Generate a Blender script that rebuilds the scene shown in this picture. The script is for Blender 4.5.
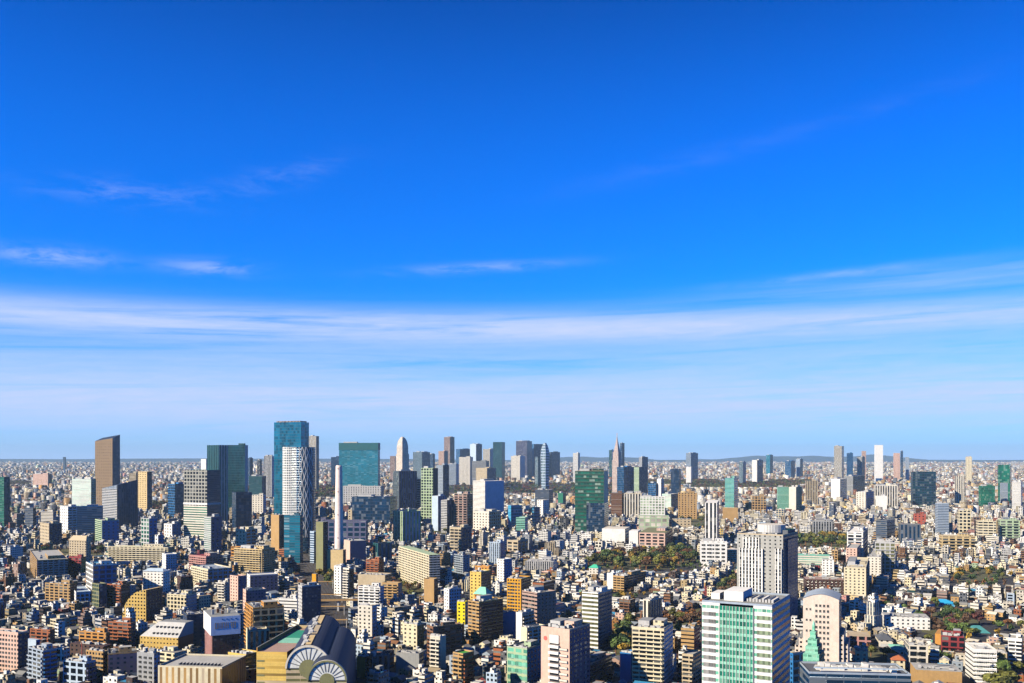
import bpy, math, random
import numpy as np
from mathutils import Vector
R = math.radians
rnd = random.Random(7)
nrs = np.random.RandomState(11)
for o in list(bpy.data.objects):
    bpy.data.objects.remove(o)
SC = bpy.context.scene
COL = SC.collection

# ------------------------------------------------------------------ camera, sky, sun, exposure
CAMH, FPX, HORY = 165.0, 950.0, 456.0
cam_d = bpy.data.cameras.new("camera")
cam_d.sensor_width = 36.0
cam_d.lens = FPX / 1024 * 36.0
cam_d.shift_y = (HORY - 341.5) / 1024
cam_d.clip_start, cam_d.clip_end = 1.0, 200000.0
cam = bpy.data.objects.new("camera", cam_d)
COL.objects.link(cam)
cam.location = (0, 0, CAMH)
cam.rotation_euler = (R(90), 0, 0)
SC.camera = cam

SUN_DIR = Vector((-0.87, -0.49, 0)).normalized()
SUN_EL = R(31)
S = Vector((SUN_DIR.x * math.cos(SUN_EL), SUN_DIR.y * math.cos(SUN_EL), math.sin(SUN_EL)))
sun_d = bpy.data.lights.new("sun", 'SUN')
sun_d.energy = 5.0
sun_d.angle = R(0.5)
sun_d.color = (1.0, 0.87, 0.66)
sun = bpy.data.objects.new("sun", sun_d)
COL.objects.link(sun)
sun.rotation_euler = S.to_track_quat('Z', 'Y').to_euler()

W = bpy.data.worlds.new("World")
SC.world = W
W.use_nodes = True
wt = W.node_tree
wt.nodes.clear()


class NG:
    """small node-graph helper"""
    def __init__(self, tree): self.t = tree
    def n(self, typ, **kw):
        nd = self.t.nodes.new(typ)
        for k, v in kw.items(): setattr(nd, k, v)
        return nd
    def l(self, a, b): self.t.links.new(a, b)
    def m(self, op, a, b=None, c=None, clamp=False):
        nd = self.n('ShaderNodeMath', operation=op)
        nd.use_clamp = clamp
        for i, v in enumerate((a, b, c)):
            if v is None: continue
            if isinstance(v, (int, float)): nd.inputs[i].default_value = v
            else: self.l(v, nd.inputs[i])
        return nd.outputs[0]
    def mix(self, fac, a, b, blend='MIX'):
        nd = self.n('ShaderNodeMix', data_type='RGBA', blend_type=blend)
        for i, v in ((0, fac), (6, a), (7, b)):
            if isinstance(v, (int, float)): nd.inputs[i].default_value = v
            elif isinstance(v, tuple): nd.inputs[i].default_value = (*v[:3], 1)
            else: self.l(v, nd.inputs[i])
        return nd.outputs[2]
    def vec(self, x, y, z):
        nd = self.n('ShaderNodeCombineXYZ')
        for i, v in enumerate((x, y, z)):
            if isinstance(v, (int, float)): nd.inputs[i].default_value = v
            else: self.l(v, nd.inputs[i])
        return nd.outputs[0]
    def noise(self, v, scale, detail=3, rough=.55, dist=0.0):
        nd = self.n('ShaderNodeTexNoise')
        nd.inputs['Scale'].default_value = scale
        nd.inputs['Detail'].default_value = detail
        nd.inputs['Roughness'].default_value = rough
        nd.inputs['Distortion'].default_value = dist
        self.l(v, nd.inputs['Vector'])
        return nd.outputs[0]
    def ramp(self, v, a, b):
        nd = self.n('ShaderNodeMapRange', interpolation_type='SMOOTHSTEP')
        self.l(v, nd.inputs[0])
        nd.inputs[1].default_value, nd.inputs[2].default_value = a, b
        return nd.outputs[0]


g = NG(wt)
sky = g.n('ShaderNodeTexSky', sky_type='NISHITA')
sky.sun_disc = False
sky.sun_elevation = SUN_EL
sky.sun_rotation = math.atan2(SUN_DIR.x, SUN_DIR.y)
sky.altitude = 200
sky.air_density, sky.dust_density, sky.ozone_density = 1.0, 0.3, 4.0
hs = g.n('ShaderNodeHueSaturation')
hs.inputs['Saturation'].default_value = 1.28
hs.inputs['Value'].default_value = 1.0
g.l(sky.outputs[0], hs.inputs['Color'])
skyc = g.mix(1.0, hs.outputs[0], (0.0, 1.17, 2.6), 'MULTIPLY')
tc = g.n('ShaderNodeTexCoord')
sep = g.n('ShaderNodeSeparateXYZ')
g.l(tc.outputs['Generated'], sep.inputs[0])
X_, Y_, Z_ = sep.outputs
az = g.m('ARCTAN2', X_, Y_)
hz = g.m('SQRT', g.m('ADD', g.m('MULTIPLY', X_, X_), g.m('MULTIPLY', Y_, Y_)))
el = g.m('DIVIDE', Z_, g.m('MAXIMUM', hz, 0.001))          # tangent of the elevation
streak = g.noise(g.vec(g.m('MULTIPLY', az, 2.2), g.m('MULTIPLY', g.m('ADD', el, g.m('MULTIPLY', az, -0.02)), 60.0), 0.0), 1.0, 9, .66, 0.9)
fine = g.noise(g.vec(g.m('MULTIPLY', az, 16.0), g.m('MULTIPLY', el, 60.0), 5.0), 1.0, 8, .68, .35)


def band(a0, e0, sa, se, slope=0.0):
    da = g.m('SUBTRACT', az, a0)
    e1 = g.m('SUBTRACT', g.m('SUBTRACT', el, e0), g.m('MULTIPLY', da, slope))
    q = g.m('ADD', g.m('POWER', g.m('ABSOLUTE', g.m('DIVIDE', da, sa)), 2.0), g.m('POWER', g.m('ABSOLUTE', g.m('DIVIDE', e1, se)), 2.0))
    return g.m('EXPONENT', g.m('MULTIPLY', q, -1.0))


def E(y): return (HORY - y) / FPX
def A(x): return math.atan((x - 512) / FPX)
terms = []
def cloud(amount, x, y, sx, sy, slope, tex, lo, hi):
    terms.append(g.m('MULTIPLY', g.m('MULTIPLY', band(A(x), E(y), sx / FPX, sy / FPX, slope), g.ramp(tex, lo, hi)), amount))
cloud(0.98, 420, 329, 1100, 16, 0.0, streak, .16, .58)
cloud(0.50, 1000, 294, 230, 12, 0.04, streak, .2, .7)
cloud(0.92, 512, 403, 3000, 40, 0.0, streak, .06, .56)
cloud(0.42, 600, 360, 1200, 22, 0.0, streak, .2, .7)
cloud(0.48, 50, 276, 46, 8, 0.0, fine, .32, .6)
cloud(0.42, 210, 276, 40, 7, 0.0, fine, .34, .62)
cloud(0.36, 480, 268, 75, 5, 0.06, fine, .32, .62)
cloud(0.17, 125, 212, 70, 11, 0.02, fine, .42, .66)
cloud(0.13, 280, 185, 60, 12, 0.3, fine, .40, .70)
cloud(0.045, 670, 170, 100, 10, 0.2, fine, .30, .66)
cloud(0.03, 880, 130, 110, 8, 0.2, fine, .30, .66)
cloud(0.30, 840, 284, 90, 4, 0.06, fine, .25, .66)
tot = terms[0]
for t in terms[1:]:
    tot = g.m('ADD', tot, g.m('MULTIPLY', t, g.m('SUBTRACT', 1.0, g.m('MINIMUM', tot, 1.0))))
fib = g.noise(g.vec(g.m('MULTIPLY', az, 26.0), g.m('MULTIPLY', g.m('SUBTRACT', el, g.m('MULTIPLY', az, .03)), 210.0), 9.0), 1.0, 5, .6, .5)
tot = g.m('MULTIPLY', tot, g.m('ADD', .72, g.m('MULTIPLY', fib, .5)))
tot = g.m('MULTIPLY', tot, g.ramp(el, -0.002, 0.03))
# pale air near the horizon (thin cirrus veil)
veil = g.m('MULTIPLY', g.m('EXPONENT', g.m('MULTIPLY', g.m('MAXIMUM', el, 0.0), -24.0)), 0.80)
deep = g.n('ShaderNodeVectorMath', operation='SCALE')      # the deep zenith above the photograph's frame
g.l(skyc, deep.inputs[0])
g.l(g.m('SUBTRACT', 1.0, g.m('MULTIPLY', g.ramp(el, .28, .78), .88)), deep.inputs['Scale'])
c1 = g.mix(veil, deep.outputs[0], (6.8, 9.2, 15.4))
c2 = g.mix(g.m('MINIMUM', tot, 1.0), c1, (7.1, 8.4, 13.2))
bg = g.n('ShaderNodeBackground')
bg.inputs['Strength'].default_value = 0.05
g.l(c2, bg.inputs['Color'])
wo = g.n('ShaderNodeOutputWorld')
g.l(bg.outputs[0], wo.inputs['Surface'])

vs = SC.view_settings
vs.view_transform, vs.look, vs.gamma, vs.exposure = 'Standard', 'None', 1.0, 0.76
vs.use_curve_mapping = False
SC.cycles.max_bounces = 5
SC.cycles.diffuse_bounces = 0
SC.cycles.glossy_bounces = 2
SC.cycles.volume_bounces = 0
SC.cycles.caustics_reflective = False
SC.cycles.caustics_refractive = False

# ------------------------------------------------------------------ materials
def new_mat(name):
    m = bpy.data.materials.new(name)
    m.use_nodes = True
    m.node_tree.nodes.clear()
    gg = NG(m.node_tree)
    out = gg.n('ShaderNodeOutputMaterial')
    bs = gg.n('ShaderNodeBsdfPrincipled')
    gg.l(bs.outputs[0], out.inputs['Surface'])
    return m, gg, bs, out


def facade_material():
    m, q, bs, _ = new_mat("building_surface")
    ac, ag, ap = (q.n('ShaderNodeAttribute', attribute_name=s) for s in ('wall_color', 'glass_color', 'pattern'))
    sp = q.n('ShaderNodeSeparateColor')
    q.l(ap.outputs['Color'], sp.inputs[0])
    bay, fh, wf, hf = sp.outputs[0], sp.outputs[1], sp.outputs[2], ap.outputs['Alpha']
    uv = q.n('ShaderNodeUVMap', uv_map='UVMap')
    us = q.n('ShaderNodeSeparateXYZ')
    q.l(uv.outputs[0], us.inputs[0])
    uu = q.m('DIVIDE', us.outputs[0], q.m('MAXIMUM', bay, .01))
    vv = q.m('DIVIDE', us.outputs[1], q.m('MAXIMUM', fh, .01))
    du = q.m('ABSOLUTE', q.m('SUBTRACT', q.m('FRACT', uu), .5))
    dv = q.m('ABSOLUTE', q.m('SUBTRACT', q.m('FRACT', vv), .5))
    mu = q.m('LESS_THAN', du, q.m('MULTIPLY', wf, .5))
    mv = q.m('LESS_THAN', dv, q.m('MULTIPLY', hf, .5))
    mask = q.m('MULTIPLY', mu, mv)
    wn = q.n('ShaderNodeTexWhiteNoise', noise_dimensions='4D')
    q.l(q.vec(q.m('FLOOR', uu), q.m('FLOOR', vv), ac.outputs['Fac']), wn.inputs['Vector'])
    q.l(q.m('MULTIPLY', us.outputs[2], 1.0), wn.inputs['W'])
    r = wn.outputs['Value']
    # blinds and curtains behind some panes, darker rooms behind others
    blind = q.m('MULTIPLY', q.m('GREATER_THAN', r, .80), q.m('SUBTRACT', 1.0, q.m('MULTIPLY', ag.outputs['Alpha'], 1.9)))
    g1 = q.mix(q.m('MULTIPLY', blind, .42), ag.outputs['Color'], (.62, .62, .56))
    g2 = q.mix(q.m('MULTIPLY', q.m('LESS_THAN', r, .30), .45), g1, (.012, .018, .025))
    geo = q.n('ShaderNodeNewGeometry')
    big = q.noise(geo.outputs['Position'], .035, 3, .55)
    g2v = q.n('ShaderNodeVectorMath', operation='SCALE')
    q.l(g2, g2v.inputs[0])
    q.l(q.m('ADD', q.m('MULTIPLY', big, 1.7), .15), g2v.inputs['Scale'])  # broad reflection-like variation painted into the glass colour
    g2 = g2v.outputs[0]
    n1 = q.noise(geo.outputs['Position'], .09, 4, .6)
    stretch = q.n('ShaderNodeMapping')
    stretch.inputs['Scale'].default_value = (1, 1, .12)
    q.l(geo.outputs['Position'], stretch.inputs[0])
    n2 = q.noise(stretch.outputs[0], .9, 3, .6)
    f = q.m('ADD', q.m('MULTIPLY', n1, .42), q.m('MULTIPLY', n2, .3))
    n3 = q.noise(geo.outputs['Position'], .45, 3, .7)
    f = q.m('ADD', q.m('ADD', f, q.m('MULTIPLY', n3, .44)), .40)
    wall = q.n('ShaderNodeVectorMath', operation='SCALE')
    q.l(ac.outputs['Color'], wall.inputs[0])
    q.l(f, wall.inputs['Scale'])
    joint = q.m('MULTIPLY', q.m('GREATER_THAN', dv, .475), q.m('GREATER_THAN', wf, .01))
    w2 = q.mix(q.m('MULTIPLY', joint, .22), wall.outputs[0], (.12, .11, .1))
    q.l(q.mix(mask, w2, g2), bs.inputs['Base Color'])
    q.l(q.m('SUBTRACT', .78, q.m('MULTIPLY', mask, .62)), bs.inputs['Roughness'])
    q.l(q.m('MULTIPLY', q.m('MULTIPLY', mask, ag.outputs['Alpha']), q.m('SUBTRACT', 1.0, q.m('MULTIPLY', blind, .7))), bs.inputs['Metallic'])
    bp = q.n('ShaderNodeBump')
    bp.inputs['Strength'].default_value = .5
    bp.inputs['Distance'].default_value = .25
    q.l(q.m('SUBTRACT', 1.0, mask), bp.inputs['Height'])
    q.l(bp.outputs[0], bs.inputs['Normal'])
    return m


MF = facade_material()


def foliage_material():
    m, q, bs, _ = new_mat("foliage")
    oi = q.n('ShaderNodeObjectInfo')
    at = q.n('ShaderNodeAttribute', attribute_name='leaf_tint')
    c = q.mix(1.0, oi.outputs['Color'], at.outputs['Color'], 'MULTIPLY')
    q.l(c, bs.inputs['Base Color'])
    bs.inputs['Roughness'].default_value = .7
    return m


ML = foliage_material()


def simple_material(name, color, rough=.8, scale=.3, amt=.3, metal=0.0):
    m, q, bs, _ = new_mat(name)
    geo = q.n('ShaderNodeNewGeometry')
    n = q.noise(geo.outputs['Position'], scale, 4, .6)
    v = q.n('ShaderNodeVectorMath', operation='SCALE')
    v.inputs[0].default_value = color
    q.l(q.m('ADD', q.m('MULTIPLY', n, amt * 2), 1 - amt), v.inputs['Scale'])
    q.l(v.outputs[0], bs.inputs['Base Color'])
    bs.inputs['Roughness'].default_value = rough
    bs.inputs['Metallic'].default_value = metal
    return m


# ------------------------------------------------------------------ mesh building
class MB:
    """collects polygons with per-face colours and wall coordinates in metres"""
    def __init__(s):
        s.v = []; s.f = []; s.uv = []; s.c = []; s.g = []; s.p = []
    def poly(s, pts, spec, uvs=None):
        b = len(s.v)
        s.v.extend(pts)
        s.f.append(tuple(range(b, b + len(pts))))
        s.uv.extend(uvs if uvs else [(p[0], p[1]) for p in pts])
        s.c.append((*spec[0], 1.0)); s.g.append((*spec[1], spec[3])); s.p.append(spec[2])
    def wall(s, a, b, z0, z1, spec, zb0=None, ztop2=None):
        """vertical rectangle from a to b (outside to the right of a->b seen from above)"""
        L = math.hypot(b[0] - a[0], b[1] - a[1])
        zt2 = z1 if ztop2 is None else ztop2
        s.poly([(a[0], a[1], z0), (b[0], b[1], z0), (b[0], b[1], zt2), (a[0], a[1], z1)], spec, [(0, z0), (L, z0), (L, zt2), (0, z1)])
    def prism(s, pts, z0, z1, specs, roof, floor=False):
        """pts counter-clockwise"""
        n = len(pts)
        for i in range(n):
            s.wall(pts[i], pts[(i + 1) % n], z0, z1, specs[i % len(specs)])
        if roof: s.poly([(p[0], p[1], z1) for p in pts], roof)
        if floor: s.poly([(p[0], p[1], z0) for p in reversed(pts)], roof or specs[0])
    def build(s, name, parent=None, loc=(0, 0, 0), mat=None, mats=None):
        me = bpy.data.meshes.new(name)
        lx, ly, lz = loc
        me.from_pydata([(a - lx, b - ly, c - lz) for a, b, c in s.v], [], s.f)
        uvl = me.uv_layers.new(name='UVMap')
        uvl.data.foreach_set('uv', np.array(s.uv, dtype=np.float32).ravel())
        for nm, dat in (('wall_color', s.c), ('glass_color', s.g), ('pattern', s.p)):
            at = me.attributes.new(nm, 'FLOAT_COLOR', 'FACE')
            at.data.foreach_set('color', np.array(dat, dtype=np.float32).ravel())
        me.materials.append(mat or MF)
        o = bpy.data.objects.new(name, me)
        COL.objects.link(o)
        o.location = loc
        if parent is not None:
            o.parent = parent
            o.location = (lx - parent.location.x, ly - parent.location.y, lz - parent.location.z)
        return o


def under(child, new_parent):
    """hang a part one level deeper"""
    child.location = child.location - new_parent.location
    child.parent = new_parent
    return child


def tag(o, label=None, cat=None, group=None, kind=None):
    if label: o['label'] = label
    if cat: o['category'] = cat
    if group: o['group'] = group
    if kind: o['kind'] = kind
    return o


def empty(name, loc):
    o = bpy.data.objects.new(name, None)
    o.empty_display_size = 1.0
    COL.objects.link(o)
    o.location = loc
    return o


def copy_of(o, parent, loc):
    c = o.copy()
    COL.objects.link(c)
    c.parent = parent
    c.location = loc
    return c


# colours (base colours, some with shade put into them) and window patterns: (bay, floor height, glazed width, glazed height)
K = dict(white=(.86, .85, .82), offw=(.72, .68, .60), cream=(.74, .67, .50), beige=(.52, .44, .32), tan=(.46, .31, .16),
         sand=(.62, .49, .29), orange=(.54, .29, .11), amber=(.66, .36, .05), yellow=(.72, .53, .20), lemon=(.80, .70, .05),
         pink=(.70, .50, .42), rose=(.48, .27, .25), mauve=(.40, .29, .25), brown=(.20, .105, .06), choc=(.07, .04, .035),
         brick=(.32, .12, .06), maroon=(.22, .035, .04), grey=(.34, .35, .36), lgrey=(.52, .52, .52), dgrey=(.12, .13, .15),
         bgrey=(.36, .42, .50), pale=(.50, .60, .72), navy=(.012, .03, .075), black=(.03, .03, .04), blue=(.04, .17, .40),
         sky=(.10, .36, .62), teal=(.007, .07, .085), aqua=(.015, .19, .25), green=(.015, .15, .10), pgreen=(.42, .52, .36),
         olive=(.22, .22, .12), mint=(.30, .60, .48), lilac=(.11, .11, .19), red=(.36, .10, .07), roofg=(.30, .31, .31),  # lilac: mostly shade put into the colour of right-hand walls
         roofl=(.46, .46, .45), gblk=(.010, .014, .020), gblu=(.015, .05, .11), gteal=(.007, .058, .072), ggrn=(.012, .17, .11),
         gmint=(.25, .60, .45), gcyan=(.01, .18, .27), gold=(.60, .43, .17))
def _grade(c):
    l = .3 * c[0] + .6 * c[1] + .1 * c[2]
    return tuple(max(.004, (l + (v - l) * 1.22) * .86) for v in c)
K = {k: _grade(v) for k, v in K.items()}
PAT = dict(blank=(0, 0, 0, 0), punch=(3.0, 3.3, .56, .52), few=(4.6, 3.4, .38, .44), rib=(9.0, 3.6, .97, .46), fat=(9.0, 3.9, .97, .62),
           glass=(1.8, 3.9, .90, .80), curt=(3.2, 4.0, .95, .88), vert=(3.0, 3.6, .52, .94), vstr=(4.2, 4.0, .5, 1.0), balc=(5.2, 3.0, .86, .52),
           bal2=(6.5, 3.1, .72, .60), grid=(4.4, 4.0, .70, .66), bgrid=(6.5, 5.0, .74, .7), thin=(30, 3.2, 1, .35))


def sp(c, gl='gblk', pat='punch', met=.25):
    return (K[c] if isinstance(c, str) else c, K[gl] if isinstance(gl, str) else gl, PAT[pat] if isinstance(pat, str) else pat, met)


def rf(c): return sp(c, 'gblk', 'blank', 0)


def px2x(px, D): return (px - 512) / FPX * D
def hz_at(py, D): return CAMH - (py - HORY) / FPX * D
def ground_D(py): return CAMH * FPX / (py - HORY)


class Frame:
    """footprint frame: near corner C, a runs back-left along the lit face, b runs back-right"""
    def __init__(s, xl, xc, xr, D, th, depth=None):
        t = R(th)
        s.th = t
        cx = px2x(xc, D)
        s.C = (cx, D)
        s.a = (-math.cos(t), math.sin(t))
        s.b = (math.sin(t), math.cos(t))
        kl, kr = (xl - 512) / FPX, (xr - 512) / FPX
        den = s.a[0] - kl * s.a[1]
        s.La = (kl * D - cx) / den if xl < xc and abs(den) > .02 else 20.0
        den = s.b[0] - kr * s.b[1]
        s.Lb = (kr * D - cx) / den if xr > xc and abs(den) > .02 else (depth or 20.0)
        if s.Lb <= 0: s.Lb = depth or 25.0
        if s.La <= 0: s.La = 25.0
        if depth: s.Lb = depth
        s.La = min(s.La, 160); s.Lb = min(s.Lb, 120)
    def P(s, u, w): return (s.C[0] + s.a[0] * u + s.b[0] * w, s.C[1] + s.a[1] * u + s.b[1] * w)
    def rect(s, u0, u1, w0, w1):      # counter-clockwise seen from above: front face first, then right, back, left
        return [s.P(u1, w0), s.P(u0, w0), s.P(u0, w1), s.P(u1, w1)]


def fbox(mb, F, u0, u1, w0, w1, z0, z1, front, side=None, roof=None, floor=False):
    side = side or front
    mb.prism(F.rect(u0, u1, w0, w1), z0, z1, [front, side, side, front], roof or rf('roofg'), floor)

# ------------------------------------------------------------------ hand-placed buildings
RESERVED = []      # polygons on the ground
SIGHT = []         # (xl, xr, yb, D): nothing nearer may rise above image row yb between xl and xr
SHOWN = []         # (xl, xr, yt, yb, D, obj) of hand-placed buildings
HANDLES = []       # (phrase, xl, xr, yt, yb)


def roof_kit(root, F, z, kit, near, wallc):
    La, Lb = F.La, F.Lb
    loc = (*F.P(La / 2, Lb / 2), z)
    if 'p' in kit:
        mb = MB(); t = .35; h = 1.1
        s_ = rf(wallc)
        for (u0, u1, w0, w1) in ((0, La, 0, t), (0, La, Lb - t, Lb), (0, t, t, Lb - t), (La - t, La, t, Lb - t)):
            fbox(mb, F, u0, u1, w0, w1, z + .003, z + h, s_)
        mb.build('parapet', root, loc)
    if 's' in kit:
        mb = MB()
        fbox(mb, F, La * .12, La * .45, Lb * .38, Lb * .82, z + .003, z + min(4.5, 2 + La * .12), sp(wallc, 'gblk', 'few'), roof=rf('roofl'))
        mb.build('stair_house', root, loc)
    if 'S' in kit:
        mb = MB()
        fbox(mb, F, La * .55, La * .9, Lb * .3, Lb * .8, z + .003, z + 4.2, rf('lgrey'), roof=rf('roofg'))
        mb.build('plant_room', root, loc)
    if 't' in kit:
        mb = MB()
        cx, cy = F.P(La * .72, Lb * .62); r = min(1.9, La * .12)
        mb.prism([(cx + r * math.cos(k * math.pi / 5), cy + r * math.sin(k * math.pi / 5)) for k in range(10)], z + .8, z + 3.8, [rf('offw')], rf('white'), True)
        tank = mb.build('water_tank', root, loc)
        for k in range(4):
            mb = MB()
            x, y = cx + r * .7 * math.cos(k * 1.57), cy + r * .7 * math.sin(k * 1.57)
            mb.prism([(x - .1, y - .1), (x + .1, y - .1), (x + .1, y + .1), (x - .1, y + .1)], z + .003, z + .8, [rf('dgrey')], rf('dgrey'))
            under(mb.build('leg', root, loc), tank)
    if 'a' in kit:
        n = 6 if near else 3
        for k in range(n):
            u, w = La * (.15 + .75 * rnd.random()), Lb * (.08 + .2 * rnd.random())
            sx, sy, h = .8 + rnd.random() * 1.2, .7 + rnd.random(), 1 + rnd.random() * 1.2
            mb = MB()
            fbox(mb, F, u - sx, u + sx, w, w + sy * 2, z + .25, z + .25 + h, rf('lgrey'), roof=rf(rnd.choice(['white', 'roofl', 'dgrey'])), floor=True)
            for du in (-sx, sx - .2):
                fbox(mb, F, u + du, u + du + .2, w, w + sy * 2, z + .003, z + .247, rf('dgrey'))
            mb.build('air_conditioner', root, loc)
    if near and 'a' in kit:
        mb = MB()
        for k in range(5):
            w = Lb * rnd.uniform(.1, .9); u = La * rnd.uniform(.05, .5)
            fbox(mb, F, u, u + La * rnd.uniform(.2, .45), w, w + .3, z + .3, z + .3 + rnd.uniform(.25, .6), rf(rnd.choice(['lgrey', 'white', 'dgrey'])), floor=True)
        for k in range(4):
            w = Lb * rnd.uniform(.1, .6); u = La * rnd.uniform(.08, .85)
            fbox(mb, F, u, u + .35, w, w + Lb * rnd.uniform(.15, .35), z + .35, z + .9, rf(rnd.choice(['lgrey', 'brown', 'dgrey'])), floor=True)
        mb.build('roof_piping', root, loc)
    if 'm' in kit:
        mb = MB()
        for (hh, rr) in ((14, .35),):
            x, y = F.P(La * .4, Lb * .5)
            mb.prism([(x + rr * math.cos(k * 1.047), y + rr * math.sin(k * 1.047)) for k in range(6)], z + .003, z + hh, [rf('red')], rf('white'))
        mb.build('mast', root, loc)


def balcony_parts(root, F, z1, fh, side, zmin, col, n_max=26, inset=(.04, .96), name='balcony'):
    """one slab with its parapet per floor, shared mesh"""
    L = F.La if side == 'f' else F.Lb
    u0, u1 = L * inset[0], L * inset[1]
    mb = MB(); c = rf(col)
    def bx(a, b, o0, o1, z0, zz):
        if side == 'f': fbox(mb, F, a, b, -o1, -o0, z0, zz, c, floor=True)
        else: fbox(mb, F, -o1, -o0, a, b, z0, zz, c, floor=True)
    bx(u0, u1, .003, 1.35, -.12, .06)
    bx(u0, u1, 1.25, 1.353, .063, 1.05)
    bx(u0, u0 + .1, .003, 1.247, .063, 1.05)
    bx(u1 - .1, u1, .003, 1.247, .063, 1.05)
    ref = F.P(F.La / 2, 0) if side == 'f' else F.P(0, F.Lb / 2)
    n = int((z1 - .5) // fh)
    first = None
    ks = [k for k in range(n - 1, 0, -1) if k * fh > zmin][:n_max]
    for k in ks:
        loc = (ref[0], ref[1], k * fh)
        if first is None:
            mb2 = mb
            first = mb2.build(name, root, (ref[0], ref[1], 0))
            first.location.z = k * fh
        else:
            copy_of(first, root, (first.location.x, first.location.y, k * fh))


def window_parts(root, F, z1, fh, side, zmin, glass, individual=False, bay=3.2, wf=.5, hf=.5, cap=90, inset=(.04, .96), zshift=0.0):
    L = F.La if side == 'f' else F.Lb
    n = int((z1 - .8) // fh)
    ks = [k for k in range(n - 1, 0, -1) if k * fh > zmin]
    spec = (K[glass], K[glass], (1.5, fh, .93, .98), .35)
    h = fh * hf
    ref = F.P(F.La / 2, 0) if side == 'f' else F.P(0, F.Lb / 2)
    if individual:
        nb = max(1, int(L * (inset[1] - inset[0]) // bay)); w = bay * wf
        pos = [(L * inset[0] + (i + .5) * L * (inset[1] - inset[0]) / nb, k) for k in ks for i in range(nb)][:cap]
    else:
        w = L * (inset[1] - inset[0]); pos = [(L * (inset[0] + inset[1]) / 2, k) for k in ks][:cap]
    mb = MB()
    fr = rf('dgrey')
    if side == 'f':
        fbox(mb, F, -w / 2, w / 2, -.12, -.003, 0, h, spec, fr, fr, True)
        fbox(mb, F, -w / 2 - .1, w / 2 + .1, -.28, -.003, -.14, -.003, rf('lgrey'), floor=True)
    else:
        fbox(mb, F, -.12, -.003, -w / 2, w / 2, 0, h, fr, spec, fr, True)
        fbox(mb, F, -.28, -.003, -w / 2 - .1, w / 2 + .1, -.14, -.003, rf('lgrey'), floor=True)
    mb.v = [(x - F.C[0], y - F.C[1], z) for x, y, z in mb.v]
    first = None
    for u, k in pos:
        p = F.P(u, 0) if side == 'f' else F.P(0, u)
        l = (p[0] - root.location.x, p[1] - root.location.y, k * fh + fh * .28 + zshift)
        if first is None:
            first = mb.build('window', None, (0, 0, 0))
            first.parent = root
            first.location = l
        else: copy_of(first, root, l)


def hero(kind, label, cat, handle, xl, xc, xr, yt, yb, D, th, front, side, roofc='roofg', kit='', depth=None, body='wall', z=None, sight=True):
    D = adj(D, yb)
    if D > 1400:
        front, side = (s_ if s_[2][0] == 0 or s_[2][0] >= 7 else (s_[0], s_[1], (s_[2][0] * 1.7, s_[2][1] * 1.7, s_[2][2], s_[2][3]), s_[3]) for s_ in (front, side))
    F = Frame(xl, xc, xr, D, th, depth)
    H = z or hz_at(yt, D)
    cx, cy = F.P(F.La / 2, F.Lb / 2)
    root = empty(kind, (cx, cy, 0))
    tag(root, label, cat)
    mb = MB()
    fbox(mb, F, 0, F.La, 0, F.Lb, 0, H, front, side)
    mb.f.pop(); mb.c.pop(); mb.g.pop(); mb.p.pop(); mb.v = mb.v[:-4]; mb.uv = mb.uv[:-4]
    mb.build(body, root, (cx, cy, 0))
    rb = MB(); rb.poly([(*p, H) for p in F.rect(0, F.La, 0, F.Lb)], rf(roofc)); rb.build('roof', root, (cx, cy, H))
    near = D < 1200
    if D > 2300 and not set(kit) & set('sSp'): kit += rnd.choice(['s', 'S', 'sS', ''])
    roof_kit(root, F, H, kit, near, front[0] if front[2][2] < .9 or True else 'lgrey')
    if 'B' in kit: balcony_parts(root, F, H, front[2][1], 'f', hz_at(690, D) - 4, kitcol.get(handle, front[0]), 22)
    if 'b' in kit: balcony_parts(root, F, H, side[2][1], 'r', hz_at(690, D) - 4, side[0], 22)
    if 'W' in kit: window_parts(root, F, H, front[2][1], 'f', hz_at(690, D) - 4, gname(front))
    if 'w' in kit: window_parts(root, F, H, side[2][1], 'r', hz_at(690, D) - 4, gname(side))
    if 'I' in kit: window_parts(root, F, H, front[2][1], 'f', hz_at(690, D) - 4, gname(front), True, front[2][0])
    if 'i' in kit: window_parts(root, F, H, side[2][1], 'r', hz_at(690, D) - 4, gname(side), True, side[2][0])
    finish(root, F, handle, xl, xr if xr > xc else xc, yt, yb, D, sight)
    return root, F, H


kitcol = {}
def adj(D, yb): return min(max(D, ground_D(yb + 7)), 1.5 * D)
def gname(s_):
    for k, v in K.items():
        if v == s_[1]: return k


def finish(root, F, handle, xl, xr, yt, yb, D, sight=True):
    RESERVED.append([F.P(u, w) for u, w in ((-3, -3), (F.La + 3, -3), (F.La + 3, F.Lb + 3), (-3, F.Lb + 3))])
    if sight: SIGHT.append((xl, xr, yb, D))
    SHOWN.append((xl, xr, yt, yb, D, root))
    if handle: HANDLES.append((handle, xl, xr, yt, yb))


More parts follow.
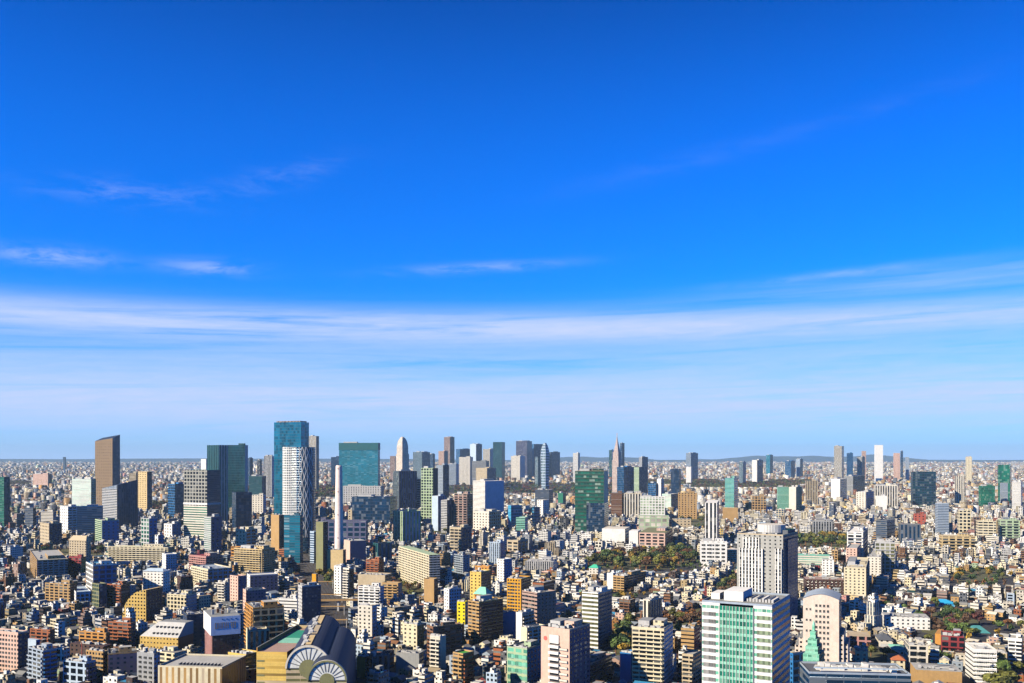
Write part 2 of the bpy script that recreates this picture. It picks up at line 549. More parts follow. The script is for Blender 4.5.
kitcol['the cream balcony block'] = K['cream']
G2 = dict(cerul=(.01, .09, .15))
K.update(G2)
rows = [
 # kind, label, cat, handle, xl, xc, xr, yt, yb, D, th, front, side, roof, kit
 # ---- foreground
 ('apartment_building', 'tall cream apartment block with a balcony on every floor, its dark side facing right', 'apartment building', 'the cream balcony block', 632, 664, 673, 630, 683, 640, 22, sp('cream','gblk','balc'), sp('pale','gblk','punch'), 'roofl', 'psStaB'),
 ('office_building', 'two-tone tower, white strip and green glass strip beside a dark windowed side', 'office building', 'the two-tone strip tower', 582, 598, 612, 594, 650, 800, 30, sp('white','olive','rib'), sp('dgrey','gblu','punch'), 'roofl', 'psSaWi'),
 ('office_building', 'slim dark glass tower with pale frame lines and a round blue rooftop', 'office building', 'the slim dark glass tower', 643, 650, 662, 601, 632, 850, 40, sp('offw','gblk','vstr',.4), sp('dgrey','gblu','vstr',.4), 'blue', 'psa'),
 ('office_building', 'mauve-brown office block with pairs of dark windows on two sunlit faces', 'office building', 'the mauve-brown office', 522, 537, 556, 594, 628, 850, 50, sp('mauve','gblk','rib'), sp('mauve','gblk','few'), 'roofl', 'pSaI'),
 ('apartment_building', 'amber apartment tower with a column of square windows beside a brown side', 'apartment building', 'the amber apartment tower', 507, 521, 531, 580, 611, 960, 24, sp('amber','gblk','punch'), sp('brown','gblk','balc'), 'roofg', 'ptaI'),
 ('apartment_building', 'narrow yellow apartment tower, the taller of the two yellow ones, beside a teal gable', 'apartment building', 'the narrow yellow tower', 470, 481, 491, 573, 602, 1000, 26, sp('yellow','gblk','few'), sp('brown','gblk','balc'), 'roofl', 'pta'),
 ('office_building', 'orange brown block with flat top rising behind the narrow yellow tower', 'office building', None, 475, 489, 492, 567, 576, 1080, 26, sp('orange','gblk','few'), sp('brown'), 'roofg', 'pa'),
 ('apartment_building', 'brown apartment block with long dark balconies and cream end posts', 'apartment building', 'the brown balcony block', 427, 433, 461, 628, 655, 740, 58, sp('brown','gblk','balc'), sp('brown','gblk','balc'), 'roofl', 'psab'),
 ('apartment_building', 'white stair-stepped apartment block with dark slots standing before the brown balcony block', 'apartment building', 'the white slotted block', 430, 440, 446, 638, 668, 690, 30, sp('offw','gblk','balc'), sp('cream','gblk','blank'), 'roofl', 'paB'),
 ('apartment_building', 'orange brick apartment block with a bright green turf roof', 'apartment building', 'the green-turf-roof block', 453, 463, 474, 655, 680, 680, 40, sp('tan','gblk','balc'), sp('brick','gblk','balc'), (.05,.30,.03), 'pBb'),
 ('apartment_building', 'white zigzag apartment block with small balconies behind the green glass office', 'apartment building', 'the white zigzag block', 516, 522, 534, 614, 640, 780, 34, sp('white','gblk','blank'), sp('offw','gblk','balc'), 'roofl', 'psab'),
 ('apartment_building', 'cream apartment block with ranks of dark balcony slots below the white zigzag block', 'apartment building', None, 521, 527, 545, 629, 650, 715, 48, sp('cream','gblk','blank'), sp('offw','gblk','bal2'), 'roofl', 'pab'),
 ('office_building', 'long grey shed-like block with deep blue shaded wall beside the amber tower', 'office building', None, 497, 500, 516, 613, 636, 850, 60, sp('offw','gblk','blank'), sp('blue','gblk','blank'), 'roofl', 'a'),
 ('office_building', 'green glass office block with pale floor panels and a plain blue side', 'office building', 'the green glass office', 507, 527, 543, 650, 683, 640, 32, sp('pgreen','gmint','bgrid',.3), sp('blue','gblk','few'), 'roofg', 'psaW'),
 ('office_building', 'low light blue annex beside the cream balcony block', 'office building', None, 620, 631, 640, 655, 676, 660, 40, sp('blue','gblk','blank'), sp('sky','gblk','few'), 'roofl', 'pa'),
 ('apartment_building', 'mauve apartment block with long dark terraces in front of the two-tone tower', 'apartment building', None, 571, 590, 612, 665, 683, 600, 30, sp('mauve','gblk','balc'), sp('choc','gblk','balc'), 'roofl', 'psaBb'),
 ('apartment_building', 'beige apartment pair with bay windows and a small white sign on its roof', 'apartment building', 'the beige bay-window block', 682, 693, 701, 656, 683, 640, 30, sp('beige','gblk','balc'), sp('beige','gblk','balc'), 'roofl', 'pB'),
 ('office_building', 'tan building with a round balcony front and stepped roofs left of the green-white tower', 'office building', None, 681, 694, 700, 630, 650, 760, 24, sp('tan','gblk','thin'), sp('maroon','gblk','few'), 'roofg', 'psa'),
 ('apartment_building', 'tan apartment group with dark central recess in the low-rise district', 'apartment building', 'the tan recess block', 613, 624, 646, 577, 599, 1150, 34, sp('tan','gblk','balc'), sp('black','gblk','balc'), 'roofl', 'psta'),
 ('apartment_building', 'white slim block with plain wall standing left of the tan recess block', 'apartment building', None, 607, 613, 616, 574, 592, 1180, 30, sp('white','gblk','blank'), sp('pale','gblk','punch'), 'roofl', 'p'),
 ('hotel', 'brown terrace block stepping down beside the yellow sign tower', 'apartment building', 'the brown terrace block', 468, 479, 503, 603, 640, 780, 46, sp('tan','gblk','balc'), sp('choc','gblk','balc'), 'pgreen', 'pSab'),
 ('apartment_building', 'narrow block painted lemon yellow on its sunlit front', 'office building', 'the lemon yellow slab', 457, 465, 468, 603, 625, 820, 20, sp('lemon','gblk','few'), sp('grey'), 'roofl', 'pa'),
 ('office_building', 'small pale blue-white office with rooftop drums near the cream long slab', 'office building', None, 444, 449, 461, 590, 612, 900, 54, sp('white','gblk','few'), sp('pale','gblk','punch'), 'roofl', 'psta'),
 ('apartment_building', 'tan brown windowless slab standing right of the cream long slab', 'apartment building', None, 424, 434, 438, 580, 603, 950, 20, sp('tan','gblk','blank'), sp('brown','gblk','few'), 'roofg', 'p'),
 ('apartment_building', 'white and pink block with a dark red painted panel low on its front', 'apartment building', 'the red-panelled white block', 358, 372, 377, 607, 634, 830, 22, sp('offw','gblk','few'), sp('pale','gblk','punch'), 'orange', 'pa'),
 ('apartment_building', 'white terraced apartment block with many small balconies above the red-panelled block', 'apartment building', None, 358, 380, 384, 588, 606, 930, 18, sp('white','gblk','bal2'), sp('pale','gblk','punch'), 'roofl', 'psaB'),
 ('office_building', 'beige blank-walled block with a grey flat roof beyond the white terraced block', 'office building', None, 358, 385, 392, 576, 590, 1010, 16, sp('beige','gblk','blank'), sp('brown'), 'roofl', 'pa'),
 ('apartment_building', 'peach terraced apartment block with arched balconies beside a pink block', 'apartment building', None, 382, 398, 402, 584, 597, 980, 20, sp('tan','gblk','bal2'), sp('rose','gblk','few'), 'roofl', 'pB'),
 ('office_building', 'dark grey grilled cube building with flat roof near the vaulted hall', 'office building', 'the dark grilled cube', 369, 372, 390, 657, 673, 680, 68, sp('dgrey','gblk','thin'), sp('dgrey','gblk','vstr'), 'dgrey', 'pa'),
 ('office_building', 'small yellow block wedged between the vaulted hall and the dark grilled cube', 'office building', None, 357, 365, 369, 657, 672, 680, 36, sp('gold','gblk','blank'), sp('brown'), 'roofg', ''),
 ('office_building', 'grey low block with a leaning white billboard panel on its deck', 'office building', None, 396, 419, 424, 655, 668, 700, 15, sp('grey','gblk','blank'), sp('dgrey'), 'roofl', 'pa'),
 ('apartment_building', 'cream stepped block with an orange front near the green-turf-roof block', 'apartment building', None, 403, 417, 424, 626, 650, 780, 26, sp('cream','gblk','few'), sp('orange','gblk','few'), 'roofl', 'psta'),
 # ---- left foreground
 ('apartment_building', 'pinkish white apartment block with scattered square windows at the bottom left edge', 'apartment building', 'the pinkish white block', -12, 18, 28, 634, 668, 720, 22, sp('pink','gblk','punch'), sp('navy','gblk','few'), 'roofl', 'paI'),  # navy right side: shade put into the wall colour
 ('apartment_building', 'light blue-grey apartment block with curved roof edge and glazed bays', 'apartment building', 'the blue-grey curved block', 28, 43, 57, 652, 683, 640, 38, sp('bgrey','gblk','bal2'), sp('blue','gblk','balc'), 'pale', 'psaBb'),
 ('apartment_building', 'pale grey-blue apartment block with lattice balconies and an antenna on top', 'apartment building', 'the pale lattice block', 63, 86, 96, 664, 683, 610, 22, sp('pale','gblk','bgrid'), sp('lilac','gblk','punch'), 'pale', 'pmsab'),
 ('office_building', 'dark indigo office with a row of lit panes and roof pipes at the bottom left', 'office building', 'the dark indigo office', 105, 108, 137, 655, 673, 650, 66, sp('tan','gblk','punch'), sp('lilac','gblu','few'), 'roofg', 'psa'),
 ('office_building', 'tan block with nine square windows and a black roof full of equipment', 'office building', None, 86, 103, 108, 653, 672, 680, 24, sp('tan','gblk','punch'), sp('brown'), 'dgrey', 'paI'),
 ('apartment_building', 'orange apartment block with open balconies shaded at its right half', 'apartment building', None, 79, 106, 110, 634, 648, 770, 18, sp('orange','gblk','bal2'), sp('brown'), 'roofl', 'psaB'),
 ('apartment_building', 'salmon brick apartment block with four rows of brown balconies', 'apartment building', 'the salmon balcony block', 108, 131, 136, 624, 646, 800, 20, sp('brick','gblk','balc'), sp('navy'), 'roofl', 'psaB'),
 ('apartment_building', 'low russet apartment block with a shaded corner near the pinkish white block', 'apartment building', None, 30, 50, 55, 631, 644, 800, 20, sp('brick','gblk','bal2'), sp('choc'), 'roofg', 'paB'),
 ('office_building', 'small white stair tower with blank sunlit wall left of the blue-grey curved block', 'office building', None, 26, 36, 40, 640, 655, 720, 24, sp('pale','gblk','blank'), sp('blue'), 'pale', ''),
 ('house', 'wide low house with a dark mottled roof behind the dark indigo office', 'house', None, 70, 104, 112, 646, 656, 740, 20, sp('choc','gblk','few'), sp('choc'), 'choc', 'a'),
 ('apartment_building', 'deep blue apartment block framed by a white grid', 'apartment building', 'the white-gridded blue block', 86, 93, 117, 566, 600, 1010, 56, sp('white','gblk','bgrid'), sp('blue','gblu','bgrid'), 'sky', 'psab'),
 ('apartment_building', 'tan and grey balcony block with vertical piers left of the white-gridded blue block', 'apartment building', None, 30, 37, 68, 561, 575, 1060, 60, sp('tan','gblk','bal2'), sp('grey','gblk','bal2'), 'roofl', 'psab'),
 ('apartment_building', 'maroon apartment block with pointed dormer front beside the tan and grey balcony block', 'apartment building', None, 69, 81, 86, 558, 572, 1080, 30, sp('maroon','gblk','bal2'), sp('orange','gblk','few'), 'roofg', 'ps'),
 ('apartment_building', 'dark green round-fronted glass tower between brick balcony blocks', 'apartment building', 'the dark round-fronted tower', 92, 99, 107, 585, 608, 920, 40, sp('olive','gteal','grid'), sp('navy','gblu','grid'), 'dgrey', 'p'),
 ('apartment_building', 'brick balcony tower with pink sunlit slabs left of the gold curved block', 'apartment building', 'the brick slab tower', 107, 121, 130, 586, 607, 930, 30, sp('brick','gblk','balc'), sp('choc','gblk','balc'), 'choc', 'psaB'),
 ('apartment_building', 'row block of orange and brown bays below the white-gridded blue block', 'apartment building', None, 45, 70, 77, 585, 600, 950, 20, sp('tan','gblk','bal2'), sp('choc','gblk','few'), 'roofg', 'psta'),
 ('office_building', 'low blue and white grid-fronted block in front of the dark round-fronted tower', 'office building', None, 71, 76, 91, 593, 602, 920, 60, sp('white','gblk','few'), sp('pale','gblk','grid'), 'pale', 'p'),
 ('office_building', 'pale yellow office with a grid front and blue side standing alone among low roofs', 'office building', 'the pale yellow grid office', 167, 186, 197, 596, 610, 880, 22, sp('cream','gblk','grid'), sp('bgrey','gblk','punch'), 'roofl', 'psta'),
 ('apartment_building', 'white slab with four white roof towers along its ridge', 'apartment building', 'the four-turret white slab', 247, 250, 278, 576, 590, 1020, 64, sp('white','gblk','few'), sp('lilac','gblk','few'), 'white', 'p'),
 ('apartment_building', 'pink-white stair tower with a rust roof left of the four-turret slab', 'apartment building', 'the rust-roofed stair tower', 230, 238, 246, 577, 600, 960, 38, sp('pink','gblk','few'), sp('lilac','gblk','few'), 'brick', 'p'),
 ('office_building', 'long indigo shaded block running back behind the tan grid block', 'office building', None, 243, 246, 266, 591, 612, 880, 60, sp('pink','gblk','few'), sp('lilac','gblu','punch'), 'navy', 'pa'),
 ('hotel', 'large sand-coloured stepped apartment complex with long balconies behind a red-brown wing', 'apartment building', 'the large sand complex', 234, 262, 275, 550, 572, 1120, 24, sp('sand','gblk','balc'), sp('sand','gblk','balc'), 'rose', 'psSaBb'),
 ('apartment_building', 'red-brown wing rising at the left end of the large sand complex', 'apartment building', None, 231, 247, 251, 548, 556, 1190, 24, sp('orange','gblk','balc'), sp('choc'), 'roofg', 'p'),
 ('apartment_building', 'dusty purple apartment block with small windows left of the large sand complex', 'apartment building', None, 189, 206, 222, 557, 568, 1120, 36, sp('rose','gblk','balc'), sp('rose','gblk','balc'), 'maroon', 'ps'),
 ('office_building', 'long low block, yellow front and blue-grey gallery side, under the dusty purple block', 'office building', 'the yellow and blue long block', 191, 208, 232, 570, 581, 1040, 50, sp('cream','gblk','bal2'), sp('bgrey','gblk','bgrid'), 'bgrey', 'pa'),
 ('school', 'long pale yellow-green school-like block with roof boxes', 'school', 'the pale yellow school', 108, 168, 174, 548, 561, 1230, 10, sp('cream','gblk','bal2'), sp('olive'), 'pgreen', 'psaB'),
 ('office_building', 'white block with three columns of windows below the pale yellow school', 'office building', None, 162, 166, 177, 555, 570, 1130, 56, sp('white','gblk','few'), sp('pale','gblk','punch'), 'white', 'p'),
 ('office_building', 'dark brown block with a tan chimney column among low roofs', 'office building', None, 177, 181, 193, 577, 589, 1010, 56, sp('choc','gblk','few'), sp('choc','gblk','few'), 'choc', 'a'),
 ('apartment_building', 'tan block with an open orange grid of balconies, lower right of the billboard', 'apartment building', 'the orange grid block', 245, 253, 284, 609, 645, 770, 64, sp('orange','gblk','bal2'), sp('sand','gblk','bgrid'), 'roofg', 'psabB'),
 ('office_building', 'cream low block with tall dark panes in front of the orange grid block', 'office building', None, 246, 249, 269, 632, 655, 700, 66, sp('cream','gblk','blank'), sp('cream','gblk','vstr'), 'cream', 'pa'),
 ('office_building', 'dark brown block with a bright green side panel left of the billboard building', 'office building', None, 183, 187, 204, 616, 640, 800, 62, sp('navy','gblk','few'), sp('navy','gblu','few'), 'roofl', 'pa'),
 ('office_building', 'tan round-ended block with small windows right of the mansard-roofed block', 'office building', None, 177, 183, 187, 621, 644, 790, 36, sp('tan','gblk','few'), sp('brown'), 'roofl', ''),
 ('office_building', 'yellow flat-topped block in two steps with olive window strips beside the vaulted hall', 'office building', 'the stepped yellow block', 228, 246, 260, 656, 680, 640, 30, sp('yellow','gblk','thin'), sp('yellow','olive','thin'), 'roofl', 'pa'),
 ('office_building', 'brown low office with pipes on its roof in front of the stepped yellow block', 'office building', None, 234, 240, 261, 672, 683, 600, 60, sp('choc','gblk','few'), sp('choc','gblk','few'), 'brown', 'pa'),
 ('office_building', 'white office bottom left of centre with a dark painted lane on its side', 'office building', None, 137, 154, 160, 655, 683, 640, 22, sp('grey','gblk','few'), sp('pale','gblk','punch'), 'roofg', 'pstaI'),
 ('office_building', 'navy slab with four rows of small panes standing left of the railway', 'office building', 'the navy slab by the railway', 298, 302, 321, 587, 623, 850, 60, sp('lgrey','gblk','few'), sp('navy','gblu','punch'), 'roofg', 'psa'),
 ('office_building', 'white-fronted three-storey block with window rows left of the navy slab', 'office building', None, 279, 297, 300, 600, 612, 880, 14, sp('white','gblk','thin'), sp('pale'), 'white', 'psta'),
 ('office_building', 'thin amber slab standing upright between railway and rooftops', 'office building', None, 312, 316, 318, 574, 588, 1050, 20, sp('amber','gblk','blank'), sp('brown'), 'roofg', ''),
 # ---- right foreground
 ('apartment_building', 'white slab apartment block with horizontal slots and a small yellow emblem', 'apartment building', 'the white slotted slab', 974, 997, 999, 651, 683, 690, 12, sp('white','gblk','thin'), sp('pale'), 'white', 'paI'),
 ('apartment_building', 'maroon brick apartment block with white-framed windows and a pointed roof part', 'apartment building', 'the maroon brick block', 941, 964, 972, 638, 652, 790, 24, sp('maroon','gblk','bgrid'), sp('maroon','gblk','few'), 'maroon', 'psaB'),
 ('house', 'bright orange box-shaped house beside the maroon brick block', 'house', None, 935, 941, 944, 634, 642, 830, 30, sp('orange','gblk','blank'), sp('brown'), 'orange', ''),
 ('office_building', 'white block with a grid of twelve dark windows on four storeys', 'office building', 'the white twelve-window block', 909, 928, 931, 647, 671, 730, 14, sp('offw','gblk','bgrid'), sp('pale'), 'roofl', 'pstaI'),
 ('house', 'long white L-shaped community building with rows of windows', 'house', 'the long white L-shaped building', 885, 930, 936, 618, 628, 900, 14, sp('white','gblk','few'), sp('pale','gblk','few'), 'roofl', 'a'),
 ('office_building', 'tan gold low hall with a row of white roof units at the bottom right', 'office building', 'the tan low hall', 916, 962, 976, 672, 683, 620, 14, sp('tan','gblk','blank'), sp('brown'), 'roofl', 'a'),
 ('apartment_building', 'pinkish white apartment tower with round bay column at the right edge', 'apartment building', 'the round-bay tower', 1008, 1022, 1040, 640, 670, 740, 30, sp('white','gblk','balc'), sp('maroon','gblk','few'), 'roofl', 'psB'),
 ('apartment_building', 'beige small apartment block between the white slotted slab and a tall tree', 'apartment building', None, 999, 1007, 1010, 655, 672, 720, 24, sp('beige','gblk','few'), sp('brown'), 'roofl', 'pa'),
 ('house', 'low building with a brown flat roof and white-framed windows near autumn trees', 'house', None, 850, 871, 875, 637, 648, 820, 14, sp('rose','gblk','bgrid'), sp('choc'), 'beige', ''),
 ('house', 'cream house with a stepped front right of the dark-roofed block', 'house', None, 855, 868, 874, 651, 664, 730, 20, sp('cream','gblk','few'), sp('grey'), 'roofl', 'sa'),
 ('apartment_building', 'cream block with crossed roof beams behind the pink arched tower', 'apartment building', 'the cream slab right of centre', 844, 866, 873, 569, 595, 1080, 22, sp('cream','gblk','few'), sp('beige','gblk','balc'), 'cream', 'pSab'),
 ('apartment_building', 'grey apartment block with a full grid of balconies and pale ribs', 'apartment building', 'the grey grid apartment block', 875, 895, 904, 543, 569, 1250, 20, sp('lgrey','olive','bgrid'), sp('dgrey','gblk','punch'), 'roofl', 'psSaB'),
 ('apartment_building', 'white tower with tan left wing and balconies, left of the grey grid block', 'apartment building', None, 847, 863, 868, 533, 560, 1420, 24, sp('white','gblk','bal2'), sp('navy','gblk','few'), 'white', 'psaB'),
 ('apartment_building', 'pink-white twin-step block in front of the white tower with tan wing', 'apartment building', None, 846, 857, 861, 549, 566, 1300, 24, sp('pink','gblk','few'), sp('lilac'), 'roofl', 'p'),
 ('apartment_building', 'white block with three fins standing in front of the grey grid block', 'apartment building', None, 867, 881, 886, 558, 574, 1170, 24, sp('offw','gblk','few'), sp('navy'), 'roofl', 'psa'),
 ('house', 'long gallery-roofed building with a row of dark openings below the trees', 'house', None, 806, 845, 850, 580, 588, 1080, 10, sp('choc','gblk','few'), sp('choc'), 'mauve', 'a'),
 ('house', 'white house with dark doors and grey roof left of the long gallery-roofed building', 'house', None, 822, 834, 838, 560, 573, 1200, 20, sp('white','gblk','few'), sp('bgrey'), 'roofl', 's'),
 ('school', 'pale mint school building with a playing field before it', 'school', None, 798, 830, 848, 556, 563, 1400, 16, sp('offw','gmint','thin'), sp('grey'), 'mint', 'a'),
 ('apartment_building', 'row of beige apartments with brown windows in three linked steps', 'apartment building', None, 942, 975, 979, 537, 547, 1500, 12, sp('sand','gblk','bal2'), sp('brown'), 'roofl', 'psB'),
 ('apartment_building', 'grey-green apartment slab with three wings at the right edge', 'apartment building', 'the grey-green slab', 1000, 1020, 1030, 521, 536, 1750, 20, sp('pgreen','gblk','bal2'), sp('olive'), 'roofl', 'psB'),
 ('apartment_building', 'cream apartment slab with dark right end left of the grey-green slab', 'apartment building', None, 978, 996, 1001, 522, 536, 1760, 18, sp('cream','gblk','balc'), sp('choc'), 'roofl', 'ps'),
 ('office_building', 'dark glass office slab with a white left edge right of centre distance', 'office building', 'the white-edged glass slab', 938, 949, 951, 504, 533, 1700, 12, sp('bgrey','gblu','thin',.4), sp('navy'), 'white', 'pS'),
 ('office_building', 'cream office block with pale grid windows beside the white-edged glass slab', 'office building', None, 959, 971, 974, 511, 529, 1750, 18, sp('cream','gblk','grid'), sp('beige'), 'roofl', 'psS'),
 ('office_building', 'grey twin office with dark panes behind the grey grid block', 'office building', None, 900, 921, 925, 525, 538, 1560, 15, sp('dgrey','gblu','vstr'), sp('navy'), 'roofl', 'p'),
 ('office_building', 'dark cylinder-fronted office in front of the green dome roofs', 'office building', None, 876, 887, 895, 521, 537, 1600, 40, sp('dgrey','gblu','rib'), sp('navy','gblu','glass'), 'dgrey', 'p'),
 ('apartment_building', 'grey balcony slab standing behind the dark clump of park trees', 'apartment building', None, 813, 834, 838, 522, 532, 1680, 14, sp('grey','gblk','vert'), sp('dgrey'), 'roofl', 'ps'),
 ('office_building', 'coral red building with stepped pyramid top', 'office building', 'the coral red building', 914, 926, 929, 514, 521, 1900, 20, sp('red','gblk','few'), sp('maroon'), 'red', 's'),
]
